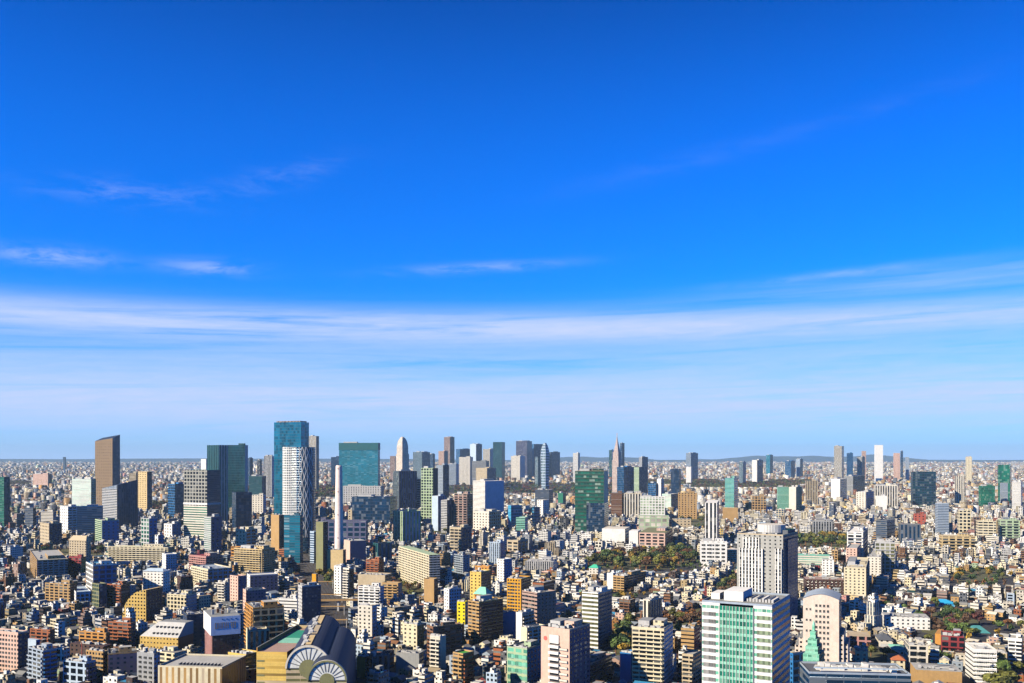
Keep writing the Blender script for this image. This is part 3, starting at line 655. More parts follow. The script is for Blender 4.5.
rows += [
 # ---- middle distance
 ('office_tower', 'dark tan slab tower with a slanted, notched top and dark right face', 'office tower', 'the tan slanted-top tower', 95, 112.5, 120, 441, 502, 1950, 26, sp((.21,.14,.075),'choc',(8,9,.25,.4)), sp('navy','gblu','vert',.4), 'navy', ''),  # navy right face stands for shade, painted as wall colour
 ('office_building', 'white blank-walled block left of the tan slanted-top tower', 'office building', 'the white blank block', 72, 91, 96, 479, 502, 1750, 20, sp('white','gmint','thin'), sp('pgreen'), 'white', 'sS'),
 ('office_building', 'dark blue wedge tower with horizontally striped front', 'office tower', 'the striped wedge tower', 102, 117, 138, 489, 525, 1500, 40, sp('lgrey','gblu','rib',.4), sp('navy','gblu','vert',.4), 'bgrey', ''),
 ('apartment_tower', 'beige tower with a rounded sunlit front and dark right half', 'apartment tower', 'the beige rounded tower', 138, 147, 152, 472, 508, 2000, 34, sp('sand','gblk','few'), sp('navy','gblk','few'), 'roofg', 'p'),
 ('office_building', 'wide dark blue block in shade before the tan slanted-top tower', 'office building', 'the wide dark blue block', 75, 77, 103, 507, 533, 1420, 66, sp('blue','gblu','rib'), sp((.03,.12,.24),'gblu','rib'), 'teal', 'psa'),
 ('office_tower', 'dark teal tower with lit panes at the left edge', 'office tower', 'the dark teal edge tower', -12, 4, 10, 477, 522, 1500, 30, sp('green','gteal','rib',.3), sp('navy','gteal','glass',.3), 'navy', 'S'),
 ('apartment_building', 'white apartment slab with balcony columns at the left in the distance', 'apartment building', 'the left white slab', 60, 68, 79, 507, 530, 1500, 40, sp('white','gblk','few'), sp('white','gblk','balc'), 'white', 'ps'),
 ('apartment_building', 'pinkish white step-topped block left of the left white slab', 'apartment building', None, 40, 53, 56, 512, 524, 1550, 14, sp('offw','gblk','thin'), sp('bgrey'), 'white', 's'),
 ('office_building', 'dark grey-blue block behind the pinkish white step-topped block', 'office building', None, 25, 33, 36, 508, 524, 1600, 26, sp('dgrey','gblu','rib'), sp('navy'), 'roofg', 'S'),
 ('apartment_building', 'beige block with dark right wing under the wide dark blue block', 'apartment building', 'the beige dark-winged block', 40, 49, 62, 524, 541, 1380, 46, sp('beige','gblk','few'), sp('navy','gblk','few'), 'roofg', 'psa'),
 ('office_building', 'blue and mint office with a blue shaded side below the striped wedge tower', 'office building', None, 95, 102, 119, 521, 540, 1350, 54, sp('pgreen','gteal','rib'), sp('blue','gblu','few'), 'roofl', 'psa'),
 ('office_building', 'slim grey-green tower with panes beside a white and blue block', 'office building', None, 141, 149, 157, 519, 548, 1300, 34, sp('lgrey','ggrn','grid'), sp('blue','gblk','few'), 'roofl', 'ps'),
 ('office_building', 'white block with a domed top and blue side right of the slim grey-green tower', 'office building', None, 152, 158, 164, 535, 548, 1260, 34, sp('white','gblk','few'), sp('blue','gblk','few'), 'white', 's'),
 ('office_building', 'white narrow block with a round blue side near the two-layer tower', 'office building', None, 164, 172, 181, 524, 536, 1330, 34, sp('white','gblk','few'), sp('blue','gblu','few'), 'roofl', 's'),
 ('office_tower', 'deep blue flat tower left of the two-layer tower', 'office tower', 'the deep blue flat tower', 168, 175, 186, 484, 514, 1700, 40, sp('blue','gblu','glass',.4), sp('navy','gblu','glass',.4), 'teal', ''),
 ('office_tower', 'grey gridded tower standing on a white and green striped lower half', 'office tower', 'the two-layer tower', 184, 207, 220, 470, 536, 1350, 26, sp((.30,.30,.27),'gblk','grid'), sp('navy','gblu','rib',.4), 'green', ''),
 ('office_tower', 'dark green glass twin-slab tower with white vertical fins', 'office tower', 'the twin-slab green tower', 207, 219, 228, 445, 520, 1700, 40, sp('teal','gteal','vstr',.5), sp('lgrey','gteal','vstr',.4), 'teal', ''),
 ('office_tower', 'dark teal flat-faced slab tower attached to the finned twin slab', 'office tower', None, 228, 245, 248, 445, 505, 1700, 12, sp('teal','gteal','curt',.5), sp('lgrey','gblk','blank'), 'teal', ''),
 ('office_building', 'near-black glass block in front of the twin-slab tower', 'office building', 'the near-black glass block', 232, 236, 252, 493, 527, 1500, 60, sp('navy','gblu','curt',.4), sp('black','gblu','curt',.4), 'navy', 'p'),
 ('office_tower', 'grey and brown shaded slab with a balcony front right of the two-layer tower', 'office tower', None, 204, 211, 222, 517, 550, 1250, 44, sp('lgrey','ggrn','thin'), sp('lilac','gblk','few'), 'roofg', 's'),
 ('office_building', 'dark teal block with a white roof rim near the tall glass tower', 'office building', None, 249, 262, 266, 476, 495, 2100, 14, sp('teal','gteal','rib',.4), sp('navy'), 'white', ''),
 ('office_tower', 'grey slim tower over a green base left of the tall glass tower', 'office tower', None, 264, 272, 274, 456, 492, 2400, 12, sp('lgrey','gblk','vert'), sp('pale'), 'roofl', ''),
 ('office_building', 'white box building with a dark lower front near the twin-slab tower', 'office building', None, 252, 263, 266, 495, 512, 1800, 14, sp('offw','gblk','few'), sp('pale'), 'white', 's'),
 ('hotel', 'peach domed residential block with white terraces and stepped wings', 'apartment building', 'the peach domed block', 236, 246, 256, 530, 548, 1250, 34, sp('cream','gblk','few'), sp('offw','gblk','bal2'), 'beige', 'psSta'),
 ('office_building', 'tan tower with a chain of diamond patterns down its face', 'office tower', 'the diamond-patterned tan tower', 271, 279, 286, 515, 548, 1400, 34, sp('tan','gblk','blank'), sp('brown','gblk','few'), 'roofg', 'a'),
 ('office_tower', 'blue glass tower rising highest behind a white lattice tower', 'office tower', 'the tall blue glass tower', 274, 301, 309, 422, 520, 1800, 22, sp('cerul','gcyan','curt',.5), sp('cerul','gcyan','curt',.5), 'dgrey', ''),
 ('office_tower', 'slim pale grey tower slab right of the white lattice tower', 'office tower', 'the slim pale grey tower', 309, 316, 319, 436, 482, 2900, 20, sp('offw','gblk','vert'), sp('dgrey'), 'roofl', ''),
 ('office_tower', 'teal glass slab with a darker top band above a pale base', 'office tower', 'the teal glass slab', 339, 378, 380, 443, 484, 2000, 8, sp('aqua','gcyan','rib',.35), sp('cerul','gcyan','glass',.4), 'teal', ''),
 ('office_building', 'dark blue tower just behind the tall pale chimney', 'office tower', None, 331, 339, 341, 457, 476, 3200, 14, sp('navy','gblu','glass',.4), sp('navy'), 'navy', ''),
 ('office_building', 'grey podium with white slab and slit windows under the teal glass slab', 'office building', None, 343, 381, 384, 486, 500, 1990, 6, sp('lgrey','gblk','few'), sp('grey'), 'roofl', 'a'),
 ('office_building', 'wide dark blue glass block with a peaked shadowy top below the teal slab', 'office building', 'the dark peaked block', 352, 390, 397, 497, 522, 1700, 10, sp('navy','gblu','curt',.3), sp('navy','gblu','curt',.3), 'navy', 'aS'),
 ('office_building', 'cream-roofed tan block behind the chimney foot', 'office building', None, 348, 364, 368, 510, 521, 1560, 14, sp('beige','gblk','few'), sp('dgrey'), 'cream', 'saS'),
 ('office_building', 'grey-purple office with a large square-window grid behind the chimney', 'office building', 'the grey-purple grid office', 322, 366, 368, 521, 545, 1500, 4, sp('lilac','gblu','bgrid'), sp('dgrey'), 'roofg', 'p'),
 ('office_building', 'tall dark slab with an olive sunlit edge left of the chimney', 'office tower', 'the olive-edged dark slab', 316, 323, 328, 522, 567, 1250, 34, sp('olive','gblk','blank'), sp('choc','gblk','few'), 'roofg', ''),
 ('office_building', 'bright aqua glass panel building in a dark frame', 'office building', 'the bright aqua building', 284, 300, 303, 516, 556, 1300, 12, sp('cerul','gcyan','fat',.2), sp('navy'), 'mint', 'psa'),
 ('office_building', 'pale blue and white narrow office right of the bright aqua building', 'office building', None, 310, 314, 317, 532, 556, 1280, 30, sp('pale','gblu','rib'), sp('navy'), 'white', 'p'),
 ('warehouse', 'tan hall with a two-tier white top behind the chimney foot', 'warehouse', None, 327, 343, 346, 550, 567, 1330, 12, sp('sand','gblk','blank'), sp('brown'), 'beige', 'a'),
 ('warehouse', 'white-fronted hall with a dark blue right half at the chimney foot', 'warehouse', 'the white and navy hall', 344, 350, 366, 541, 560, 1380, 62, sp('pink','gblk','blank'), sp('lilac','gblk','blank'), 'roofl', 'a'),
 ('office_building', 'white, lilac-tinted office with a plain front below the chimney', 'office building', None, 334, 341, 346, 567, 590, 1120, 30, sp('white','gblk','few'), sp('offw','gblk','balc'), 'roofl', 'psa'),
 ('apartment_building', 'pink brick narrow apartment tower with white balconies right of the chimney foot', 'apartment building', None, 343, 349, 354, 569, 594, 1070, 36, sp('offw','gblk','balc'), sp('brick','gblk','balc'), 'roofl', 'psB'),
 ('apartment_building', 'terracotta apartment block with a flat terrace roof behind the beige blank-walled block', 'apartment building', None, 366, 379, 384, 561, 574, 1180, 26, sp('brick','gblk','bal2'), sp('brick','gblk','few'), 'pink', 'psB'),
 ('office_building', 'dark teal block with ribbed front in shade near the cream long slab', 'office building', None, 373, 378, 392, 544, 559, 1300, 54, sp('teal','gteal','vstr'), sp('cerul','gteal','vstr'), 'navy', 'p'),
 ('apartment_building', 'long cream apartment slab seen end-on, running back from right to left', 'apartment building', 'the cream long slab', 398.5, 429, 440, 555, 584, 1150, 66, sp('cream','gblk','bal2'), sp('offw','gblk','balc'), 'pgreen', 'b'),
 ('office_building', 'grey-green office block with pale ribs and glazed right half', 'office building', 'the ribbed grey-green office', 393, 403, 421, 512, 540, 1450, 50, sp('pgreen','gblk','vert'), sp('bgrey','ggrn','vstr'), 'pgreen', 'psa'),
 ('office_building', 'dark diagonal-hatched office block with a pale left end', 'office building', 'the diagonal-hatched block', 393, 399, 417, 471, 508, 1900, 56, sp('dgrey','gteal','vert'), sp('lilac','gblk','vstr'), 'roofg', ''),
 ('office_building', 'light blue glass wing joined to the diagonal-hatched block', 'office building', None, 413, 420, 422, 479, 503, 1800, 20, sp('pale','gblu','glass',.4), sp('navy'), 'pale', ''),
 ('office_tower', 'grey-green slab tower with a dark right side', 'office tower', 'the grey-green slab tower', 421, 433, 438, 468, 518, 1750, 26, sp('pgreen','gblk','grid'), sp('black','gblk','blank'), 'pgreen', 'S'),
 ('office_tower', 'blue-grey tower with plain face and dark edge right of the grey-green slab tower', 'office tower', None, 436, 443, 449, 465, 496, 2000, 36, sp('bgrey','gblk','thin'), sp('navy'), 'white', 's'),
 ('office_tower', 'pair of blank white and navy slabs like open books', 'office tower', 'the white and navy slab pair', 432, 438, 446, 496, 524, 1550, 36, sp('pale','gblk','blank'), sp('blue','gblu','vstr'), 'white', 's'),
 ('office_building', 'second white-navy slab with window column right of the slab pair', 'office building', None, 441, 447, 455, 500, 526, 1600, 36, sp('lgrey','gblk','rib'), sp('navy','gblu','vstr'), 'white', 's'),
 ('apartment_tower', 'brown-grey residential tower with red hoists in its balconies', 'apartment tower', 'the brown-grey residential tower', 454, 467, 473, 494, 526, 1600, 28, sp('mauve','gblk','bal2'), sp('choc','gblk','balc'), 'offw', 'sSB'),
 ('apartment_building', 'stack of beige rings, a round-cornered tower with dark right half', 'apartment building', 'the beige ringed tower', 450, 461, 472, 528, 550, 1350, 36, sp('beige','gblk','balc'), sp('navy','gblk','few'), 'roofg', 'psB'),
 ('office_building', 'big white block with narrow slits and a pale blue recessed side', 'office building', 'the big white block', 473, 485, 504, 481, 512, 1900, 50, sp('white','gblk','thin'), sp('pale','bgrey','blank'), 'white', ''),
 ('office_building', 'small beige-white block with columns below the big white block', 'office building', None, 473, 489, 501, 512, 528, 1560, 36, sp('offw','gblk','few'), sp('cream','gblk','grid'), 'offw', 'psSa'),
 ('office_building', 'pale blue-grey office with narrow white edge near the centre', 'office building', 'the pale blue-grey office', 489, 500, 505, 543, 562, 1220, 24, sp('pale','gblk','vert'), sp('blue','gblk','vstr'), 'pale', 'psa'),
 ('office_building', 'white and blue block with zigzag shadow right of the pale blue-grey office', 'office building', None, 497, 504, 512, 560, 579, 1080, 40, sp('white','gblk','few'), sp('blue','gblk','few'), 'white', 'p'),
 ('office_building', 'teal-fronted box building among white blocks near the centre', 'office building', None, 508, 511, 522, 506, 524, 1650, 60, sp('sky','gcyan','thin'), sp('sky','gcyan','glass'), 'mint', 'p'),
 ('office_building', 'pale aqua low box in front of the teal-fronted box building', 'office building', None, 516, 525, 528, 518, 530, 1550, 14, sp('mint','gblk','rib'), sp('pale'), 'white', 'p'),
 ('office_building', 'white small tower with round shoulders in the white cluster near the centre', 'office building', None, 537, 543, 549, 500, 513, 1800, 36, sp('white','gblk','few'), sp('white','gblk','few'), 'white', ''),
 ('office_building', 'grey flat block with dark windows behind the white cluster', 'office building', None, 535, 549, 553, 490, 503, 2100, 14, sp('dgrey','gblu','rib'), sp('navy'), 'roofg', 'a'),
 ('office_building', 'small dark blue office in the white cluster near the centre', 'office building', None, 532, 534, 540, 507, 523, 1680, 62, sp('sky','gblu','glass'), sp('blue','gblu','glass'), 'blue', ''),
 ('office_building', 'green-panelled block beside the green glass tower', 'office building', None, 558, 563, 566, 493, 503, 2000, 30, sp('green','gblk','blank'), sp('olive'), 'roofg', ''),
 ('apartment_building', 'low beige and brown block below the beige ringed tower', 'apartment building', None, 507, 518, 528, 541, 551, 1400, 34, sp('beige','gblk','bal2'), sp('mauve','gblk','bal2'), 'roofg', 'ps'),
 ('apartment_building', 'long row of grey flats facing the low-rise district', 'apartment building', 'the long grey flats', 525, 553, 557, 562, 570, 1240, 12, sp('lgrey','gblk','vert'), sp('bgrey'), 'roofl', 'sa'),
 ('office_tower', 'green glass tower with glowing green panes over a dark lower hall', 'office tower', 'the green glass tower', 575, 604, 608, 471, 531, 1650, 12, sp((.006,.05,.035),(.01,.13,.085),(3.4,4.4,.9,.55),.12), sp('cream','gblk','blank'), 'sand', 'sS'),
 ('office_building', 'brown-purple block right of the green glass tower', 'office building', None, 611, 622, 624, 493, 513, 2000, 14, sp('brown','gblk','thin'), sp('choc'), 'roofg', 's'),
 ('office_building', 'white ribbed long block right of the brown-purple block', 'office building', None, 624, 642, 645, 494, 514, 2000, 10, sp('offw','gblk','vstr'), sp('pale'), 'cream', 'sS'),
 ('office_building', 'white framed hall with a gridded centre above a pale green lattice base', 'office building', 'the white framed hall', 640, 665, 668, 497, 516, 1780, 10, sp('white','pgreen','grid'), sp('pale'), 'white', 'pS'),
 ('office_building', 'pale green lattice-fronted base block', 'office building', None, 639, 669, 672, 516, 533, 1720, 8, sp('pgreen','offw','bgrid'), sp('olive'), 'pgreen', ''),
 ('warehouse', 'white flat hall with blank walls left of the pale green lattice base', 'warehouse', None, 602, 625, 630, 529, 541, 1560, 16, sp('white','gblk','blank'), sp('lgrey'), 'offw', ''),
 ('office_building', 'small white square block in front of the pale green lattice base', 'office building', None, 629, 638, 641, 531, 543, 1500, 16, sp('white','gblk','blank'), sp('pale'), 'white', ''),
 ('school', 'pink and tan low school building behind the big wood', 'school', 'the pink low school', 639, 665, 673, 533, 545, 1480, 16, sp('pink','gblk','bal2'), sp('brick'), 'olive', 's'),
 ('office_building', 'tan flat-topped block with rounded dark right corner', 'office building', 'the tan distant block', 678, 697, 700, 493, 512, 2000, 10, sp('tan','gblk','few'), sp('choc'), 'sand', 's'),
 ('office_building', 'white and glass block between the tan distant block and the white framed hall', 'office building', None, 662, 671, 678, 494, 507, 2100, 36, sp('white','gmint','rib'), sp('navy','gblu','glass'), 'white', ''),
 ('warehouse', 'low ochre institute building with dark gate openings', 'warehouse', None, 672, 691, 694, 519, 527, 1900, 10, sp('beige','gblk','few'), sp('brown'), 'roofg', 'a'),
 ('warehouse', 'square tan hall right of the striped white tower', 'warehouse', 'the square tan hall', 723, 738, 741, 508, 519, 1950, 10, sp('tan','gblk','blank'), sp('brown'), 'sand', 'a'),
 ('apartment_tower', 'striped white tower with a dark glazed centre and white side wings', 'apartment tower', 'the striped white tower', 705, 717, 719, 503, 541, 1550, 14, sp('white','gblk','vstr'), sp('lilac'), 'white', ''),
 ('school', 'white campus building with terraces below the striped white tower', 'school', 'the white campus building', 700, 727, 732, 542, 560, 1400, 12, sp('white','gblk','few'), sp('pale'), 'white', 'psSaI'),
 ('office_building', 'pale green-roofed low block right of the white campus building', 'office building', None, 723, 738, 742, 550, 558, 1420, 12, sp('mint','gblk','thin'), sp('offw'), 'offw', ''),
 ('office_tower', 'pale aqua glass tower in the right middle distance', 'office tower', 'the pale aqua tower', 725, 734, 738, 478, 508, 2100, 22, sp('mint','gcyan','rib',.3), sp('pale','gcyan','glass',.3), 'pale', ''),
 ('office_tower', 'very large dark teal glass block right of centre', 'office tower', 'the large dark teal block', 913, 936, 939, 472, 502, 2300, 8, sp('navy','gteal',(4,4.6,.85,.7),.3), sp('navy','gblu','curt',.4), 'olive', 'p'),
 ('apartment_tower', 'white round-cornered tower with fine ribs in the right middle distance', 'apartment tower', 'the white ribbed tower', 955, 965, 968, 476, 501, 2300, 22, sp('offw','gblk','vert'), sp('pale','gblk','few'), 'offw', 's'),
 ('office_tower', 'green glass tower near the right edge', 'office tower', 'the right green tower', 998, 1010, 1019, 465, 499, 2500, 30, sp('green','ggrn','curt',.3), sp('teal','gteal','curt',.3), 'green', ''),
 ('office_building', 'lower green glass block left of the right green tower', 'office building', None, 981, 995, 998, 486, 502, 2300, 10, sp('green','ggrn','glass',.3), sp('teal'), 'mint', ''),
 ('apartment_tower', 'white tower with tinted right side at the right edge', 'apartment tower', None, 1012, 1021, 1026, 482, 506, 2100, 30, sp('white','gblk','thin'), sp('pale'), 'white', ''),
 ('office_building', 'pale grey tower in front of the right green tower', 'office building', None, 1001, 1008, 1010, 483, 501, 2200, 20, sp('bgrey','gblk','thin'), sp('pale'), 'white', ''),
 ('apartment_tower', 'tall pinkish-white tower with rounded top in the right distance', 'apartment tower', 'the tall pinkish-white tower', 834, 842, 846, 446, 475, 3300, 24, sp('offw','gblk','vert'), sp('grey','gblk','vert'), 'offw', ''),
 ('apartment_tower', 'tall plain white tower, second tallest of the right distance', 'apartment tower', 'the tall plain white tower', 875, 883, 885, 445, 465, 3900, 12, sp('white','gblk','blank'), sp('pale'), 'white', ''),
 ('office_tower', 'dark blue block between the two tall white towers', 'office tower', None, 847, 853, 855, 453, 466, 3800, 14, sp('blue','gblu','glass',.4), sp('navy'), 'blue', ''),
 ('apartment_tower', 'grey slab with dark edge left of the tall plain white tower', 'apartment tower', None, 857, 862, 865, 457, 472, 3400, 30, sp('lgrey','gblk','vert'), sp('black'), 'roofl', ''),
 ('apartment_tower', 'slim pale tower behind the grey slab with dark edge', 'apartment tower', None, 862, 866, 868, 451, 466, 4200, 14, sp('pink','gblk','thin'), sp('pale'), 'white', ''),
 ('office_tower', 'slender navy tower right of the tall plain white tower', 'office tower', None, 901, 903, 904, 451, 468, 4200, 14, sp('navy','gblu','glass'), sp('navy'), 'navy', ''),
 ('apartment_tower', 'short salmon and grey tower beside the slender navy tower', 'apartment tower', None, 894, 900, 902, 453, 466, 4100, 14, sp('pink','gblk','few'), sp('mauve'), 'roofl', ''),
 ('apartment_tower', 'slim grey-blue tower right of the slender navy tower', 'apartment tower', None, 906, 909, 910, 457, 468, 4000, 14, sp('bgrey','gblk','few'), sp('navy'), 'roofl', ''),
 ('apartment_tower', 'cream tower with an orange cap in the right distance', 'apartment tower', 'the orange-capped tower', 966, 972, 974, 457, 476, 3600, 20, sp('cream','gblk','few'), sp('beige'), 'orange', ''),
 ('office_building', 'white block with teal right wing in the right middle distance', 'office building', 'the white and teal block', 831, 840, 848, 479, 497, 2300, 30, sp('white','gblk','blank'), sp('aqua','gcyan','glass',.3), 'white', ''),
 ('office_building', 'grey wide block with dark slanted glass face', 'office building', None, 844, 853, 865, 476, 491, 2500, 44, sp('grey','gblk','thin'), sp('navy','gteal','curt',.3), 'roofg', 'S'),
 ('office_building', 'white-ribbed wide hall with grey crown before the large dark teal block', 'office building', 'the white-ribbed hall', 875, 898, 903, 486, 503, 2200, 12, sp('offw','gblk','vstr'), sp('grey'), 'roofg', 'pS'),
 ('office_building', 'white square box below the white-ribbed hall', 'office building', None, 876, 887, 890, 496, 506, 2050, 14, sp('white','gblk','blank'), sp('lilac'), 'white', ''),
 ('office_building', 'white block beside navy side wall left of the white square box', 'office building', None, 856, 866, 874, 492, 506, 2100, 34, sp('offw','gblk','few'), sp('blue'), 'white', 's'),
 ('apartment_building', 'beige-grey ribbed block in front of distant dark woods', 'apartment building', None, 806, 818, 820, 481, 500, 2300, 12, sp('beige','gblk','vert'), sp('grey'), 'roofl', 's'),
 ('apartment_building', 'pale green-white wide block left of the beige-grey ribbed block', 'apartment building', None, 778, 789, 791, 487, 507, 2100, 10, sp('mint','gblk','thin'), sp('pale'), 'offw', ''),
 ('apartment_building', 'white block with a dark green right half in the right middle distance', 'apartment building', None, 789, 796, 802, 487, 508, 2050, 34, sp('offw','gblk','blank'), sp('green','gblk','few'), 'white', ''),
 ('office_building', 'beige office block with brown right end near the pale aqua tower', 'office building', None, 752, 766, 770, 496, 510, 2100, 12, sp('tan','gblk','grid'), sp('brown'), 'roofg', 's'),
 ('office_tower', 'dark blue slab far beyond the white framed hall', 'office tower', 'the dark blue lone slab', 671, 679, 681, 469, 491, 2700, 16, sp('navy','gblu','curt',.4), sp('black'), 'navy', ''),
 ('office_tower', 'wide blue tower pair standing alone on the skyline right of the spire', 'office tower', 'the lone blue skyline tower', 686, 691, 698, 453, 470, 4200, 44, sp('bgrey','gblu','vert',.4), sp('blue','gblu','curt',.4), 'blue', ''),
 ('office_building', 'white cube under the lone blue skyline tower', 'office building', None, 686, 691, 693, 467, 475, 3600, 14, sp('white','gblk','blank'), sp('pale'), 'white', ''),
 ('office_tower', 'navy glass tower in front of the spire tower', 'office tower', 'the navy glass tower', 617, 624, 634, 467, 492, 2600, 40, sp('blue','gblu','curt',.4), sp('navy','gblu','curt',.4), 'navy', ''),
 ('office_tower', 'dark navy flat-topped tower right of the spire tower', 'office tower', None, 639, 642, 648, 457, 471, 3500, 50, sp('lgrey','gblu','vert'), sp('navy','gblu','glass',.4), 'navy', ''),
 ('office_tower', 'green and blue pair of slabs right of the navy glass tower', 'office tower', None, 634, 639, 647, 467, 490, 2800, 46, sp('pgreen','gblu','thin'), sp('navy','gblu','glass'), 'navy', ''),
 ('office_building', 'blue lower block with white slab beside it below the navy flat-topped tower', 'office building', None, 648, 656, 662, 483, 497, 2400, 40, sp('blue','gblu','glass',.3), sp('navy'), 'blue', ''),
 ('office_building', 'slim white cylinder-like tower beside the blue lower block', 'office tower', None, 657, 661, 664, 479, 497, 2350, 36, sp('white','gblk','blank'), sp('bgrey'), 'white', ''),
 ('office_tower', 'slim teal and white slab left of the spire tower', 'office tower', None, 609, 612, 614, 450, 470, 4300, 36, sp('teal','gteal','glass'), sp('white','gblk','blank'), 'teal', ''),
 ('office_tower', 'dark slab rising just behind the spire tower', 'office tower', None, 620, 622, 624.5, 443, 466, 4600, 40, sp('navy','gblu','glass'), sp('navy'), 'navy', ''),
 ('apartment_tower', 'white tower with a masted top left of the spire tower', 'apartment tower', 'the white masted tower', 573, 578, 580, 453, 470, 3800, 20, sp('white','gblk','thin'), sp('offw'), 'white', 'm'),
 # ---- skyline cluster
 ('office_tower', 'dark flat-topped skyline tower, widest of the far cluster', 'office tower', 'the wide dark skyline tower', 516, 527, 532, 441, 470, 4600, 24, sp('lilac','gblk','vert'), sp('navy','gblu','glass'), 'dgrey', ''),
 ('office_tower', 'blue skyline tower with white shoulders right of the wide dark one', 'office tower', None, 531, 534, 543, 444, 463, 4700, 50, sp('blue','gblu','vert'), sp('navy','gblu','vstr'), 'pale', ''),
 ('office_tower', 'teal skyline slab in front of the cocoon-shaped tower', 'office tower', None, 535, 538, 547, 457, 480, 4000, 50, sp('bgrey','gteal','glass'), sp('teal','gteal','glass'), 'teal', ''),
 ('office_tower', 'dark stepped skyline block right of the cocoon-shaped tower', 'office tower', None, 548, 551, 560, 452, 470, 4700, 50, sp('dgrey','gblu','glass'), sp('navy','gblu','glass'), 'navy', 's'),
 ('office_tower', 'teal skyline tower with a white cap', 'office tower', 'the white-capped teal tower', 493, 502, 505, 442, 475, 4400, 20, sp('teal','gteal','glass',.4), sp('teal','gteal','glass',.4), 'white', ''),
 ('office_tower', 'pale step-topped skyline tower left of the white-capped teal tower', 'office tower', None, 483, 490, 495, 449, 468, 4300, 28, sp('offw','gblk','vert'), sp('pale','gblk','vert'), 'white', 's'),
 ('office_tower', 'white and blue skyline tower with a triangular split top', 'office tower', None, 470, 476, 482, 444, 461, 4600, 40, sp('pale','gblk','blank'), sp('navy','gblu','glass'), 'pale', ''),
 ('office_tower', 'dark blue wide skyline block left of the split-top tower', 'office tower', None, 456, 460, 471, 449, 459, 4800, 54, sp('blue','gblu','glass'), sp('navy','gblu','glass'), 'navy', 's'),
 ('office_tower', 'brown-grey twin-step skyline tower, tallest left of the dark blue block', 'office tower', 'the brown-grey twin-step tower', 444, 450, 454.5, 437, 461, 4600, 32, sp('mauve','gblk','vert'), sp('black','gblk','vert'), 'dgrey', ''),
 ('office_tower', 'shorter pinkish tower at the foot of the twin-step tower', 'office tower', None, 438.5, 444, 448, 451, 466, 4300, 32, sp('pink','gblk','vert'), sp('mauve'), 'pink', ''),
 ('office_tower', 'wide dark teal skyline block beside the cone-topped tower', 'office tower', None, 413, 422, 430, 452, 466, 4000, 34, sp('bgrey','gteal','glass',.4), sp('navy','gblu','glass'), 'navy', ''),
 ('office_tower', 'narrow navy block right of the wide dark teal skyline block', 'office tower', None, 429, 433, 435, 454, 464, 4200, 30, sp('navy','gblu','glass'), sp('navy'), 'navy', ''),
 ('office_tower', 'grey tower left of the cone-topped tower', 'office tower', None, 390, 395, 397, 456, 470, 3900, 24, sp('mauve','gblk','vert'), sp('grey'), 'roofg', ''),
 ('office_building', 'white broad hall with grey mass at the foot of the skyline cluster', 'office building', None, 459, 470, 473, 457, 478, 3600, 12, sp('offw','gblk','few'), sp('grey'), 'white', 's'),
 ('office_building', 'grey flat wide block with a green roof at the foot of the skyline cluster', 'office building', None, 472, 486, 489, 461, 481, 3500, 10, sp('grey','gblk','thin'), sp('dgrey'), 'pgreen', ''),
 ('office_building', 'pale blue-grey block left of the broad white hall', 'office building', None, 448, 456, 459, 464, 480, 3400, 14, sp('bgrey','gblk','thin'), sp('pale'), 'white', ''),
 ('office_building', 'beige blocky mass behind the big white block', 'office building', None, 476, 487, 496, 468, 481, 3100, 36, sp('beige','gblk','few'), sp('navy','gblu','glass'), 'beige', 's'),
 ('office_building', 'white block under the wide dark skyline tower', 'office building', None, 511, 520, 525, 456, 470, 3900, 20, sp('offw','gblk','few'), sp('pale'), 'white', ''),
 ('apartment_tower', 'tiny navy tower alone on the far left skyline', 'apartment tower', None, 63, 65, 66, 457, 464, 6500, 20, sp('navy','gblu','glass'), sp('navy'), 'navy', ''),
 ('apartment_building', 'salmon wide block in the far left distance', 'apartment building', None, 33, 48, 52, 474, 482, 3600, 16, sp('pink','gblk','few'), sp('brown'), 'sand', ''),
 ('office_building', 'small navy tower left of the tall blue glass tower in the distance', 'office building', None, 246, 250, 253, 458, 472, 3300, 30, sp('navy','gblu','glass'), sp('navy'), 'navy', ''),
 ('office_building', 'small dark slab beside the slim grey tower in the distance', 'office building', None, 257, 260, 262, 460, 474, 3300, 30, sp('dgrey','gblk','glass'), sp('navy'), 'navy', ''),
 ('office_building', 'small white box behind the twin-slab tower', 'office building', None, 201, 206, 208, 459, 469, 3000, 20, sp('white','gblk','blank'), sp('pale'), 'white', ''),
 ('office_building', 'beige pair of mid-size slabs left of the beige rounded tower', 'office building', None, 129, 136, 139, 473, 490, 2300, 20, sp('beige','gblk','vert'), sp('brown'), 'roofl', ''),
 ('office_tower', 'blue tower on the right far skyline beside a white one', 'office tower', None, 739, 743, 746, 462, 478, 3800, 34, sp('bgrey','gteal','glass'), sp('blue','gblu','glass'), 'blue', ''),
 ('apartment_tower', 'white tower with a blue right side on the right far skyline', 'apartment tower', None, 752, 757, 763, 460, 474, 3700, 40, sp('white','gblk','few'), sp('navy','gblu','glass'), 'white', ''),
 ('office_tower', 'aqua capped tower right of the white and blue skyline tower', 'office tower', None, 766, 770, 773, 455, 463, 5200, 30, sp('aqua','gcyan','glass'), sp('teal'), 'aqua', ''),
 ('office_tower', 'blue twin tower left of the tall pinkish-white tower', 'office tower', None, 785, 791, 795, 461, 470, 4600, 30, sp('blue','gblu','glass'), sp('navy'), 'teal', ''),
 ('office_tower', 'pale blue and teal slab right of the blue twin tower', 'office tower', None, 796, 800, 803, 459, 470, 4700, 30, sp('pale','gblu','thin'), sp('teal'), 'pale', ''),
]
for r_ in rows:
    hero(*r_)
